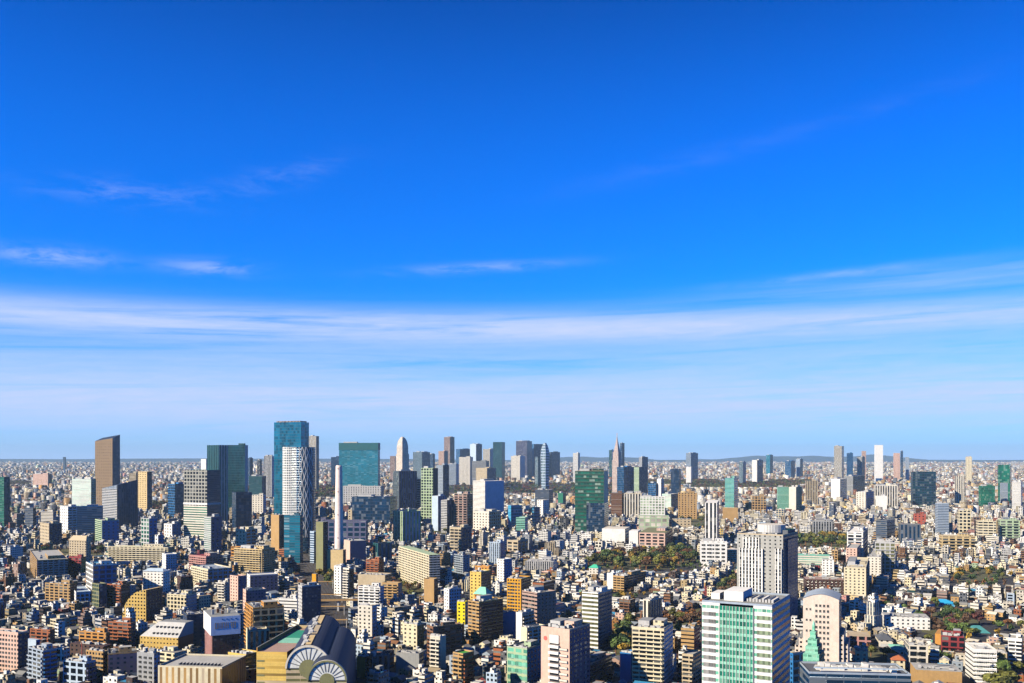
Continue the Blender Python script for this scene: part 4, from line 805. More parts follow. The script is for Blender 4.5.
def child_box(label_start, name, xl, xc, xr, dD, th, yt, yb, front, side, out=.5):
    o, D = [(s_[5], s_[4]) for s_ in SHOWN if s_[5].get('label', '').startswith(label_start)][0]
    D += dD
    F = Frame(xl, xc, xr, D, th); mb = MB()
    F.C = F.P(-out, -out); F.La += out * 2; F.Lb += out * 2
    fbox(mb, F, 0, F.La, 0, F.Lb, hz_at(yb, D), hz_at(yt, D), front, side)
    mb.build(name, o, (o.location.x, o.location.y, 0))
child_box('grey gridded tower', 'striped_base', 184, 207, 220, 0, 26, 506, 560, sp('offw', 'ggrn', (30, 4.6, 1, .45), .2), sp('navy', 'gblu', 'rib', .4))
child_box('grey gridded tower', 'ledge', 184, 207, 220, 0, 26, 503, 505, rf('white'), rf('lgrey'), .9)
child_box('teal glass slab', 'top_band', 339, 378, 380, 0, 8, 442.8, 450, sp((.008, .10, .12), 'gteal', 'blank', 0), sp('navy'), .6)
child_box('green glass tower', 'dark_hall', 587, 604, 608, -1, 12, 503, 545, sp('navy', 'gblu', (4, 4.4, .95, .9), .3), sp('navy', 'gblu', 'glass', .3), 1.0)

# ------------------------------------------------------------------ landmarks with shapes of their own
def start(kind, label, cat, F):
    cx, cy = F.P(F.La / 2, F.Lb / 2)
    return tag(empty(kind, (cx, cy, 0)), label, cat), (cx, cy, 0)


def part(name, root, loc, fn):
    mb = MB(); fn(mb); return mb.build(name, root, loc)


# green and white office tower
F = Frame(702, 772, 790, 520, 28); H = hz_at(607, 520)
root, L0 = start('office_tower', 'white office tower with a green glass centre strip and dark blue striped side', 'office tower', F)
wspec = sp('white', 'gmint', (2.4, 4.1, .9, .42), .2)
gspec = sp('mint', (.02, .30, .20), (2.2, 4.1, .92, .62), .25)
La = F.La
part('wall', root, L0, lambda m: [m.wall(F.P(La, 0), F.P(La * .74, 0), 0, H, wspec), m.wall(F.P(La * .26, 0), F.P(0, 0), 0, H, wspec),
     m.wall(F.P(0, 0), F.P(0, F.Lb), 0, H, sp('pale', 'gblu', (30, 4.1, 1, .5), .3)), m.wall(F.P(0, F.Lb), F.P(La, F.Lb), 0, H, wspec), m.wall(F.P(La, F.Lb), F.P(La, 0), 0, H, wspec)])  # pale blue right wall holds shade in its colour
part('glass_front', root, L0, lambda m: fbox(m, F, La * .26, La * .74, -.5, 0, 0, H - 1.2, gspec, gspec))
for k in range(11):
    u = La * (.26 + .048 * k)
    part('fin', root, (*F.P(u, -.5), 0), lambda m: fbox(m, F, u - .1, u + .1, -.85, -.503, 0, H - 1.2, rf('white')))
for side_, (i0, i1) in (('l', (.80, .98)), ('r', (.02, .21))):
    window_parts(root, F, H - 1.5, 4.1, 'f', 0, 'pgreen' if side_ == 'r' else 'roofl', cap=26, inset=(i0, i1))
part('roof', root, L0, lambda m: m.poly([(*p, H) for p in F.rect(0, La, 0, F.Lb)], rf('roofg')))
roof_kit(root, F, H, 'p', True, 'bgrey')
part('plant_room', root, L0, lambda m: fbox(m, F, La * .48, La * .76, F.Lb * .25, F.Lb * .7, H + .003, H + 5.5, rf('white'), rf('pale'), rf('white')))  # pale sides here and on the lift house: shade tinted into white walls
part('lift_house', root, L0, lambda m: fbox(m, F, La * .84, La * .97, F.Lb * .3, F.Lb * .6, H + .003, H + 3.5, rf('white'), rf('pale'), rf('white')))
for k in range(9):
    u = La * (.06 + .045 * k)
    part('cooling_unit', root, L0, lambda m: fbox(m, F, u, u + La * .032, F.Lb * .3, F.Lb * .62, H + .003, H + 1.6 + .5 * (k % 2), rf('lgrey'), roof=rf('dgrey' if k % 3 else 'white')))
finish(root, F, 'the green and white tower', 702, 790, 600, 683, 520)

# striped round-topped tower
F = Frame(737, 783, 798, 900, 32); H = hz_at(536, 900)
root, L0 = start('hotel', 'large tower with white vertical ribs, beige corners and a round white drum on top', 'hotel tower', F)
La, Lb = F.La, F.Lb
vs_ = sp('white', 'gblk', (3.2, 3.4, .52, .9), .1)
bg_ = sp((.34, .34, .32), 'gblk', (5, 3.6, .3, .4), .1)
dk_ = sp('lilac', 'gblu', (4.2, 3.4, .45, .9), .3)  # violet side bay, shade worked into its colour
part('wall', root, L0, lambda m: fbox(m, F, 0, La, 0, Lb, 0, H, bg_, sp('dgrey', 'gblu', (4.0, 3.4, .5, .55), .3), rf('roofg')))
part('ribbed_bay', root, L0, lambda m: fbox(m, F, La * .42, La * .94, -2.0, -.003, 0, H - 13, vs_, vs_, rf('offw')))
part('ribbed_bay', root, L0, lambda m: fbox(m, F, La * .50, La * .86, -1.6, -.003, H - 12.99, H - 2.5, vs_, vs_, rf('offw')))
part('ribbed_bay', root, L0, lambda m: fbox(m, F, La * .02, La * .16, -2.0, -.003, 0, H - 12, vs_, vs_, rf('offw')))
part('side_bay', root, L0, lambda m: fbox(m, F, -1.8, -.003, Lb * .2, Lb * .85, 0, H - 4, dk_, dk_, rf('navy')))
def drum(m, cx, cy, r, z0, z1, n=28, wallc='white', top='offw'):
    m.prism([(cx + r * math.cos(k * 2 * math.pi / n), cy + r * math.sin(k * 2 * math.pi / n)) for k in range(n)], z0, z1, [sp(wallc, 'lgrey', (1.2, 30, .5, 1), 0)], rf(top))
dc = F.P(La * .42, Lb * .5)
part('drum', root, L0, lambda m: drum(m, *dc, 13.5, H + 1.4, H + 9))
part('drum_neck', root, L0, lambda m: drum(m, *dc, 12.6, H + .003, H + 1.4, wallc='dgrey'))
part('plant_room', root, L0, lambda m: fbox(m, F, La * .03, La * .22, Lb * .4, Lb * .9, H + .003, H + 4, rf('dgrey'), rf('navy'), rf('green')))
roof_kit(root, F, H, 'pa', True, 'beige')
finish(root, F, 'the ribbed drum-topped tower', 737, 798, 522, 598, 900)

# pink arched-top block
F = Frame(803, 839, 850, 700, 22, 34); H = hz_at(600, 700)
root, L0 = start('office_building', 'pale pinkish office block under a curved barrel roof, its deep side in blue shade', 'office building', F)
La, Lb = F.La, F.Lb
PK = (.64, .54, .46)
pk = sp(PK, 'gblk', (3.2, 3.4, .5, .42), .2)
N = 14
def arc_u(k): return La * k / N
def arc_z(k): return H + 3.6 * math.sin(math.pi * k / N)
def arch_wall(m):
    m.wall(F.P(La, 0), F.P(0, 0), 0, H, sp(PK, 'gblk', 'blank'))
    m.wall(F.P(0, 0), F.P(0, Lb), 0, H, sp('lilac', 'gblu', 'punch'))  # right wall is coloured violet to paint in its shade
    m.wall(F.P(0, Lb), F.P(La, Lb), 0, H, pk); m.wall(F.P(La, Lb), F.P(La, 0), 0, H, pk)
    for w in (0, Lb):
        pts = [(*F.P(arc_u(k), w), arc_z(k)) for k in range(N + 1)]
        m.poly(pts if w else pts[::-1], sp(PK, 'gblk', 'blank'))
part('wall', root, L0, arch_wall)
def arch_roof(m):
    for k in range(N):
        m.poly([(*F.P(arc_u(k + 1), -.4), arc_z(k + 1) + .05), (*F.P(arc_u(k), -.4), arc_z(k) + .05), (*F.P(arc_u(k), Lb), arc_z(k) + .05), (*F.P(arc_u(k + 1), Lb), arc_z(k + 1) + .05)], rf('bgrey'))
part('roof', root, L0, arch_roof)
window_parts(root, F, H - 1, 4.0, 'f', 6, 'gblk', True, 2.5, .62, .42, 70, (.25, .68))
window_parts(root, F, H - 1, 8.0, 'f', 6, 'gblk', True, 2.6, .5, .18, 14, (.74, .95))
window_parts(root, F, H - 1, 4.0, 'r', 6, 'gblu', True, 4.5, .5, .5, 60)
part('stepped_base', root, L0, lambda m: [fbox(m, F, La, La + 3.2, 2, Lb, 0, H - 30, pk), fbox(m, F, La + 3.203, La + 6.2, 4, Lb, 0, H - 36, pk)])
part('stepped_base', root, L0, lambda m: [fbox(m, F, -3.2, -.003, 2, Lb, 0, H - 26, pk), fbox(m, F, -6.0, -3.203, 4, Lb, 0, H - 33, pk)])
finish(root, F, 'the pink arched block', 800, 855, 587, 646, 700)

# mint ziggurat
F = Frame(803, 819, 826, 640, 28, 20)
root, L0 = start('office_building', 'mint green glass building stepping up to a point like a ziggurat', 'office building', F)
La, Lb = F.La, F.Lb
mt = sp('mint', 'gmint', (3, 3.5, .8, .45), .2)
def zig(m):
    zs = [hz_at(y, 640) for y in (690, 655, 648, 641, 634, 628)]
    for k in range(5):
        i = k * .105
        fbox(m, F, La * i + .01 * k, La * (1 - i) - .01 * k, Lb * i, Lb * (1 - i), 0 if k == 0 else zs[k] + .003, zs[k + 1], mt, sp('green', 'gteal', (3, 3.5, .8, .45), .3), rf('mint'))
part('stepped_wall', root, L0, zig)
part('point_roof', root, L0, lambda m: (lambda zt, r: [m.poly([(*r[i], zt), (*r[(i + 1) % 4], zt), (*F.P(La / 2, Lb / 2), zt + 3.5)], rf('mint')) for i in range(4)])(hz_at(628, 640) + .003, F.rect(La * .42, La * .58, Lb * .42, Lb * .58)))
finish(root, F, 'the mint ziggurat', 802, 823, 624, 660, 640)
hero('office_building', 'blue block with a grid of dark square windows below the mint ziggurat', 'office building', 'the blue grid block', 790, 793, 808, 655, 683, 575, 66, sp('blue','gblu','punch'), sp('blue','gblu','bgrid'), 'navy', 'pi')
hero('office_building', 'large dark slate block with white machinery covering its sunken roof', 'office building', 'the dark slate roof block', 809, 911, 916, 676, 790, 500, 6, sp((.10,.13,.17),'gblu','fat'), sp('navy'), 'dgrey', '', 26)
hb = SHOWN[-1][5]
F = Frame(809, 911, 916, SHOWN[-1][4], 6, 26); H = hz_at(676, SHOWN[-1][4])
roof_kit(hb, F, H, 'p', True, 'bgrey')
for k in range(15):
    u, w = F.La * (.08 + .056 * k), F.Lb * rnd.uniform(.25, .7)
    part('cooling_unit', hb, (*F.P(u, w), H), lambda m: fbox(m, F, u - 1.3, u + 1.3, w - 2, w + 3, H + .003, H + rnd.uniform(1.2, 2.6), rf('white'), rf('lgrey'), rf(rnd.choice(['white', 'lgrey', 'roofl']))))
part('sunken_roof', hb, (*F.P(F.La * .5, F.Lb * .5), H), lambda m: fbox(m, F, F.La * .2, F.La * .86, F.Lb * .2, F.Lb * .8, H + .003, H + .4, rf('offw'), roof=rf('white')))
part('roof_gantry', hb, (*F.P(F.La * .5, F.Lb * .1), H), lambda m: fbox(m, F, F.La * .06, F.La * .94, F.Lb * .1, F.Lb * .13, H + 2.4, H + 3.1, rf('pale'), floor=True))
hero('office_building', 'shadowed dark blue podium with pipes between pink block and slate roof block', 'office building', None, 822, 850, 856, 654, 664, 620, 10, sp('navy','gblu','few'), sp('navy'), 'navy', 'a')

# ---- vaulted hall
def vault(m, x0, x1, r, zc, y0, y1, spec, end_spec=None, n=24, xe=0.0):
    for k in range(n):
        a0, a1 = math.pi * k / n, math.pi * (k + 1) / n
        P0 = (x0 + r * math.cos(a0), y0, zc + r * math.sin(a0)); P1 = (x0 + r * math.cos(a1), y0, zc + r * math.sin(a1))
        Q0 = (x1 + r * math.cos(a0), y1, zc + r * math.sin(a0)); Q1 = (x1 + r * math.cos(a1), y1, zc + r * math.sin(a1))
        m.poly([P0, Q0, Q1, P1], spec, [(0, 0), (y1 - y0, 0), (y1 - y0, r * (a1 - a0)), (0, r * (a1 - a0))])
    if end_spec:
        m.poly([(x0 + r * math.cos(math.pi * k / n), y0, zc + r * math.sin(math.pi * k / n)) for k in range(n + 1)], end_spec)
        m.poly([(x1 + r * math.cos(math.pi * k / n), y1, zc + r * math.sin(math.pi * k / n)) for k in range(n, -1, -1)], end_spec)
root = tag(empty('hall', (-127, 640, 0)), 'great double-vaulted hall, navy barrel roofs with white fan-shaped glazed ends', 'hall')
L0 = (-127, 640, 0)
V = [(-128.5, -142, 14.2, 31.0, 600, 716), (-113.5, -127, 12.0, 27.5, 583, 700)]
vmat = sp((.014, .024, .06), 'gblu', 'blank', 0)
for (xa, xb, r_, zc, ya, yb_) in V:
    vr = part('vault_roof', root, L0, lambda m: vault(m, xa, xb, r_, zc, ya, yb_, vmat, rf('offw')))
    def rim(m):
        n = 28
        for k in range(n):
            a0, a1 = math.pi * k / n, math.pi * (k + 1) / n
            for (ra, rb, yy) in ((r_ - .8, r_ + .35, ya - 1.2),):
                m.poly([(xa + ra * math.cos(a0), yy, zc + ra * math.sin(a0)), (xa + rb * math.cos(a0), yy, zc + rb * math.sin(a0)), (xa + rb * math.cos(a1), yy, zc + rb * math.sin(a1)), (xa + ra * math.cos(a1), yy, zc + ra * math.sin(a1))], rf('offw' if r_ > 13 else 'olive'))
                m.poly([(xa + rb * math.cos(a0), yy, zc + rb * math.sin(a0)), (xa + rb * math.cos(a0), ya + .5, zc + rb * math.sin(a0)), (xa + rb * math.cos(a1), ya + .5, zc + rb * math.sin(a1)), (xa + rb * math.cos(a1), yy, zc + rb * math.sin(a1))], rf('offw'))
    under(part('arch_rim', root, L0, rim), vr)
    if r_ > 13: first_vault = vr
    fan = part('fan_window', root, L0, lambda m: m.poly([(xa + (r_ - .9) * math.cos(math.pi * k / 24), ya - .25, zc + (r_ - .9) * math.sin(math.pi * k / 24)) for k in range(25)], sp((.66, .69, .68), 'white', 'blank')))
    for k in range(12):
        a = math.pi * k / 11
        c, s_ = math.cos(a), math.sin(a); w = .24
        under(part('fan_mullion', root, L0, lambda m: m.poly([(xa + 5 * c - w * s_, ya - .45, zc + 5 * s_ + w * c), (xa + 5 * c + w * s_, ya - .45, zc + 5 * s_ - w * c), (xa + (r_ - 1) * c + w * s_, ya - .45, zc + (r_ - 1) * s_ - w * c), (xa + (r_ - 1) * c - w * s_, ya - .45, zc + (r_ - 1) * s_ + w * c)], rf('dgrey'))), fan)
    under(part('hub', root, L0, lambda m: (m.poly([(xa + (5.9 if r_ > 13 else 4.6) * math.cos(k * math.pi / 12), ya - .7, zc - .3 + (5.9 if r_ > 13 else 4.6) * math.sin(k * math.pi / 12)) for k in range(24)], sp('olive', 'gblk', 'blank')))), fan)
    def body(m):
        m.prism([(xa - r_, ya), (xa + r_, ya), (xb + r_, yb_), (xb - r_, yb_)], 0, zc - .003, [sp('beige', 'olive', 'rib'), sp('navy', 'gblu', 'blank')], None)
    part('wall', root, L0, body)
def walkway(m):
    xa, xb, r_, zc, ya, yb_ = V[0]
    for (t0, t1, a0, c_) in ((.02, .30, 92, 'sand'), (.34, .62, 90, 'beige'), (.66, .98, 92, 'sand')):
        for aa, wd in ((a0, 7), (a0 + 15, 4)):
            q = []
            for t, a in ((t0, aa - wd), (t0, aa + wd), (t1, aa + wd), (t1, aa - wd)):
                x = xa + (xb - xa) * t
                q.append((x - (r_ + .45) * math.cos(R(180 - a)) * -1 if False else x + (r_ + .45) * math.cos(R(a)), ya + (yb_ - ya) * t, zc + (r_ + .45) * math.sin(R(a))))
            m.poly(q, rf(c_ if wd == 7 else 'lgrey'))
under(part('roof_walkway', root, L0, walkway), first_vault)
for k in range(9):
    xa, xb, r_, zc, ya, yb_ = V[0]
    t = .1 + .095 * k; a = R(99 + (k % 3) * 7)
    x, y, z = xa + (xb - xa) * t + r_ * math.cos(a), ya + (yb_ - ya) * t, zc + r_ * math.sin(a)
    under(part('roof_unit', root, L0, lambda m: m.prism([(x - 1.1, y - 1.5), (x + 1.1, y - 1.5), (x + 1.1, y + 1.5), (x - 1.1, y + 1.5)], z - .5, z + 1.5 + .4 * (k % 2), [rf('lgrey')], rf('white'))), first_vault)
RESERVED.append([(-160, 578), (-98, 578), (-98, 722), (-160, 722)])
SIGHT.append((284, 358, 683, 590)); SHOWN.append((286, 356, 614, 683, 590, root)); HANDLES.append(('the double-vaulted hall', 286, 356, 614, 683))

# yellow striped block beside the hall
F = Frame(229, 287, 289, 590, 5, 90); F.La = 36; F.C = (px2x(287, 606) , 606); H = hz_at(652, 606)
root, L0 = start('office_building', 'yellow block with ochre floor stripes and a green sports court on its roof', 'office building', F)
La, Lb = 20, 84
F.La = La
ys = sp('yellow', 'gold', (30, 4.6, 1, .35), 0)
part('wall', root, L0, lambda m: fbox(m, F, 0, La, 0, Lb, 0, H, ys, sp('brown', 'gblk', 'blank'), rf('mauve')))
part('sports_court', root, L0, lambda m: fbox(m, F, La * .12, La * .78, Lb * .52, Lb * .86, H + .003, H + .5, rf('mint'), roof=rf((.02, .26, .17))))
part('sports_court', root, L0, lambda m: fbox(m, F, La * .12, La * .78, Lb * .34, Lb * .515, H + .003, H + .5, rf('mint'), roof=rf('mint')))
part('roof_wall', root, L0, lambda m: fbox(m, F, La * .97, La * 1.0, 0, Lb, H + .003, H + 2.6, rf('orange')))
part('roof_wall', root, L0, lambda m: fbox(m, F, 0, La * .97, Lb - 1, Lb, H + .003, H + 2.0, rf('sand')))
for k in range(4):
    part('window', root, L0, lambda m: fbox(m, F, La * .74, La * .98, -.15, -.003, H - 6.5 - 4.6 * k, H - 5.4 - 4.6 * k, sp('olive', 'gblk', 'blank'), floor=True))
finish(root, F, 'the yellow court block', 258, 290, 626, 683, 590)

# billboard building
F = Frame(205, 212, 239, 720, 64); H = hz_at(636, 720); HB = hz_at(617, 720)
root, L0 = start('office_building', 'dark brown building carrying a big white and pale blue billboard box', 'office building', F)
La, Lb = F.La, F.Lb
part('wall', root, L0, lambda m: fbox(m, F, 0, La, 0, Lb, 0, H, sp('rose', 'choc', (6, 3.6, .4, 1)), sp('choc', 'navy', 'few', .2), rf('roofg')))
board = part('billboard', root, L0, lambda m: fbox(m, F, -1, La + 1, -1, Lb + 1, H + .3, HB, rf('white'), rf((.62, .74, .92)), rf('roofg'), True))  # wide face of the white board tinted pale blue as painted shade
def glyphs(m):
    # tan blocky letters, as far as the photograph shows them
    x = lambda w, z0, z1, w1: fbox(m, F, -1.12, -1.003, w, w1, z0, z1, rf((.50, .32, .14)), floor=True)
    zb = H + (HB - H) * .36; zt = H + (HB - H) * .68
    n = 6; u0 = Lb * .10; step = Lb * .80 / n; t = .55; t2 = .42
    segs = ['oblr', 'lr', 'lrt', 'lrm', 'trm', 'lrtm']
    for i, sgs in enumerate(segs):
        a = u0 + i * step; b = a + step * .78
        if 'l' in sgs or 'o' in sgs: x(a, zb, zt, a + t)
        if 'r' in sgs or 'o' in sgs: x(b - t, zb, zt, b)
        if 't' in sgs or 'o' in sgs: x(a + t, zt - t2, zt, b - t)
        if 'b' in sgs: x(a + t, zb, zb + t2, b - t)
        if 'm' in sgs: x(a + t, (zb + zt) / 2 - t2 / 2, (zb + zt) / 2 + t2 / 2, b - t)
under(part('lettering', root, L0, glyphs), board)
under(part('lettering', root, L0, lambda m: [fbox(m, F, -1.12, -1.003, Lb * w, Lb * (w + .045), H + (HB - H) * .82, H + (HB - H) * .88, rf('blue'), floor=True) for w in (.36, .52, .68, .85)]), board)
for k in range(7):
    u, w = La * rnd.uniform(.2, .8), Lb * (.08 + .12 * k)
    part('roof_unit', root, L0, lambda m: fbox(m, F, u - .9, u + .9, w, w + 1.8, HB + .003, HB + rnd.uniform(1.5, 4), rf(rnd.choice(['white', 'cream', 'roofl', 'brown'])), roof=rf('lgrey')))
finish(root, F, 'the billboard building', 204, 239, 608, 660, 720)

# mansard-roofed yellow block
F = Frame(140, 178, 181, 770, 14, 22); H = hz_at(638, 770); HM = hz_at(625, 770)
root, L0 = start('office_building', 'yellow block under a sloping pale grey mansard roof with two dormer rows', 'office building', F)
La, Lb = F.La, F.Lb
part('wall', root, L0, lambda m: fbox(m, F, 0, La, 0, Lb, 0, H, sp('gold', 'gblk', (3, 3.6, .4, .3)), rf('brown'), rf('roofg')))
def mansard(m):
    a = [(*p, H + .003) for p in F.rect(0, La, 0, Lb)]; b = [(*p, HM) for p in F.rect(0, La * .72, Lb * .5, Lb)]
    for i in range(4): m.poly([a[i], a[(i + 1) % 4], b[(i + 1) % 4], b[i]], sp('lgrey', 'gblk', 'blank'))
    m.poly(b, rf('roofg'))
part('mansard_roof', root, L0, mansard)
for row in range(2):
    for k in range(7):
        u = La * (.06 + .1 * k); zz = H + (HM - H) * (.2 + .42 * row); w = Lb * .5 * (.2 + .42 * row)
        part('dormer', root, L0, lambda m: fbox(m, F, u, u + 1.3, w - .6, w + 2.0, zz - .3, zz + 1.2, rf('gblk'), roof=rf('lgrey')))
finish(root, F, 'the mansard-roofed block', 140, 181, 624, 650, 770)

# striped long hall at the bottom
F = Frame(158, 222, 234, 620, 8, 38); F.Lb = 38; H = hz_at(669, 620)
root, L0 = start('warehouse', 'long hall with cream and brown vertical wall panels and a flat grey roof', 'hall', F)
La, Lb = F.La, F.Lb
part('wall', root, L0, lambda m: fbox(m, F, 0, La, 0, Lb, 0, H, sp('cream', 'tan', (4.2, 40, .42, 1), 0), sp('tan', 'brown', (3, 40, .3, 1), 0), rf('roofl')))
roof_kit(root, F, H, 'p', True, 'cream')
for k in range(12):
    u = La * (.14 + .055 * k)
    part('roof_vent', root, L0, lambda m: fbox(m, F, u, u + .9, Lb * .2, Lb * .3, H + .003, H + 1.3, rf('dgrey'), roof=rf('lgrey')))
finish(root, F, 'the long panelled hall', 158, 234, 660, 683, 620)

# pink block with a red disc and stacked white balconies
F = Frame(541, 569.5, 590, 640, 34); H = hz_at(631, 640)
root, L0 = start('office_building', 'pink block with a red disc sign, stacked white balconies and a dark purple side', 'office building', F)
La, Lb = F.La, F.Lb
part('wall', root, L0, lambda m: fbox(m, F, 0, La, 0, Lb, 0, H, sp('pink', 'gblk', 'blank'), sp('lilac', 'gblu', 'few'), rf('roofg')))  # purple of the right side is shade put into the colour
roof_kit(root, F, H, 'psSa', True, 'pink')
part('sign_panel', root, L0, lambda m: fbox(m, F, La * .36, La * .68, -.7, -.003, H - 9.5, H - 3.8, rf('white'), floor=True))
part('red_disc', root, L0, lambda m: m.poly([(*F.P(La * .84 + 1.55 * math.cos(k * math.pi / 10), -.1), H - 6.8 + 1.55 * math.sin(k * math.pi / 10)) for k in range(19, -1, -1)], rf((.62, .12, .10))))
for k in range(9):
    z = H - 12.6 - 4.2 * k
    b_ = part('balcony', root, L0, lambda m: [fbox(m, F, La * .34, La * .70, -1.9, -.003, z, z + 2.0, rf('white'), floor=True), fbox(m, F, La * .06, La * .337, -1.1 - .0, -.003, z - .9, z + .5, rf('offw'), floor=True)])
    part('window', root, L0, lambda m: fbox(m, F, La * .34, La * .69, -.15, -.003, z + 2.2, z + 3.9, rf('gblk'), floor=True))
window_parts(root, F, H - 6, 3.4, 'r', 6, 'bgrey', True, 5.0, .4, .5, 40, (.2, .9))
finish(root, F, 'the red-disc pink block', 541, 590, 627, 683, 640)

# gold curved terrace
F = Frame(122, 146, 154, 930, 16, 26)
root, L0 = start('apartment_building', 'gold apartment block whose terraces curve up like a quarter circle', 'apartment building', F)
La, Lb = F.La, F.Lb
zt = hz_at(590, 930); zb = hz_at(606, 930)
def curved(m):
    n = 10; pts = [(La * (k / n), zb - 14 + (zt - zb + 14) * math.sqrt(max(0, 1 - (k / n) ** 2))) for k in range(n + 1)]
    for (u0, z0), (u1, z1) in zip(pts, pts[1:]):
        m.poly([(*F.P(u1, 0), 0), (*F.P(u0, 0), 0), (*F.P(u0, 0), z0), (*F.P(u1, 0), z1)], sp('gold', 'gblk', (3.4, 3.4, .5, .45)), [(-u1, 0), (-u0, 0), (-u0, z0), (-u1, z1)])
        m.poly([(*F.P(u1, 0), z1), (*F.P(u0, 0), z0), (*F.P(u0, Lb), z0), (*F.P(u1, Lb), z1)], rf('sand'))
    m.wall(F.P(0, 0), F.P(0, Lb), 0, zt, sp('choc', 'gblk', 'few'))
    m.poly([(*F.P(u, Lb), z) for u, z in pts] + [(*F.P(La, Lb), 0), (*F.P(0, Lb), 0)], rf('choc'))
part('wall', root, L0, curved)
finish(root, F, 'the gold curved block', 122, 152, 589, 607, 930)

# white lattice tower with a rounded corner
D = 1640; cx = px2x(296, D); r_ = 27.5; Ht = hz_at(447, D)
root = tag(empty('office_tower', (cx, D + 25, 0)), 'white lattice tower, gridded left half and zigzag lines over dark glass on the right', 'office tower')
L0 = (cx, D + 25, 0)
pts = []
for k in range(40):
    a = 2 * math.pi * k / 40; c, s_ = math.cos(a), math.sin(a); e = 2 / 3.2
    pts.append((cx + r_ * math.copysign(abs(c) ** e, c), D + 25 + 22 * math.copysign(abs(s_) ** e, s_)))
def lat(m):
    run = 0.0
    for i in range(40):
        a, b = pts[i], pts[(i + 1) % 40]
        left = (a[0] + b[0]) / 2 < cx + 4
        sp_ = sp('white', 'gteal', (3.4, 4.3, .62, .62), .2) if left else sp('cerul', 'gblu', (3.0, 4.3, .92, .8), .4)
        L = math.dist(a, b)
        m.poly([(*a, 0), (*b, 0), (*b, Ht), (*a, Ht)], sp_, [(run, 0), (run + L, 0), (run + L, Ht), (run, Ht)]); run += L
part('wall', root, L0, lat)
part('roof', root, L0, lambda m: m.poly([(*p, Ht) for p in pts], rf('dgrey')))
yy = lambda X: D + 25 - 22 * (max(0.0, 1 - (min(abs(X - cx), r_) / r_) ** 3.2)) ** (1 / 3.2) - .5
for j in range(7):
    def strip_(m):
        z = 24.0; k = 0; x = cx + 5.2 + 3.3 * j
        while z < Ht - 1:
            nz = min(z + 10.5, Ht); nx = cx + 5.2 + 3.3 * j + (1.45 if (k + j) % 2 else -1.45) * (1 if (k // 4 + j) % 3 else .3)
            m.poly([(x - .42, yy(x - .42), z), (x + .42, yy(x + .42), z), (nx + .42, yy(nx + .42), nz), (nx - .42, yy(nx - .42), nz)], rf('white'))
            x, z = nx, nz; k += 1
    part('white_rib', root, L0, strip_)
RESERVED.append([(cx - 30, D), (cx + 30, D), (cx + 30, D + 50), (cx - 30, D + 50)])
SIGHT.append((279, 313, 520, D)); SHOWN.append((279, 313, 446, 525, D, root)); HANDLES.append(('the white lattice tower', 279, 313, 446, 525))
# crown of the tall glass tower
tall, tD = [(s_[5], s_[4]) for s_ in SHOWN if s_[5].get('label', '').startswith('blue glass tower rising')][0]
F = Frame(274, 301, 309, tD, 22); Hh = hz_at(422, tD)
part('roof_rim', tall, tuple(tall.location[:2]) + (0,), lambda m: fbox(m, F, F.La * .06, F.La * .94, F.Lb * .1, F.Lb * .9, Hh + .003, Hh + 3, sp('mauve', 'gblk', (4, 9, .5, 1)), roof=rf('brown')))

# chimney
D = 1450; cx = px2x(339, D)
root = tag(empty('chimney', (cx, D, 0)), 'very tall tapering pale pink incinerator chimney standing in front of the teal slab', 'chimney')
def stack(m):
    n = 28; prof = [(0, 6.9), (20, 6.7), (90, 5.8), (hz_at(466.5, D), 4.9), (hz_at(465.4, D), 4.0)]
    for (z0, r0), (z1, r1) in zip(prof, prof[1:]):
        for k in range(n):
            a0, a1 = 2 * math.pi * k / n, 2 * math.pi * (k + 1) / n
            m.poly([(cx + r0 * math.cos(a0), D + r0 * math.sin(a0), z0), (cx + r0 * math.cos(a1), D + r0 * math.sin(a1), z0), (cx + r1 * math.cos(a1), D + r1 * math.sin(a1), z1), (cx + r1 * math.cos(a0), D + r1 * math.sin(a0), z1)], rf((.80, .66, .60)))
    m.poly([(cx + 4.0 * math.cos(2 * math.pi * k / n), D + 4.0 * math.sin(2 * math.pi * k / n), prof[-1][0]) for k in range(n)], rf('dgrey'))
part('shaft', root, (cx, D, 0), stack)
for z in (40, 75, 110, 145):
    rr = 6.9 - z * .0137
    part('warning_light', root, (cx, D, 0), lambda m: m.prism([(cx - 1.2, D - rr - .5), (cx - .2, D - rr - .5), (cx - .2, D - rr + .4), (cx - 1.2, D - rr + .4)], z, z + 1.4, [rf('red')], rf('red'), True))
RESERVED.append([(cx - 10, D - 10), (cx + 10, D - 10), (cx + 10, D + 10), (cx - 10, D + 10)])
SIGHT.append((333, 345, 562, D)); SHOWN.append((334, 344, 465, 562, D, root)); HANDLES.append(('the tall chimney', 334, 344, 465, 562))


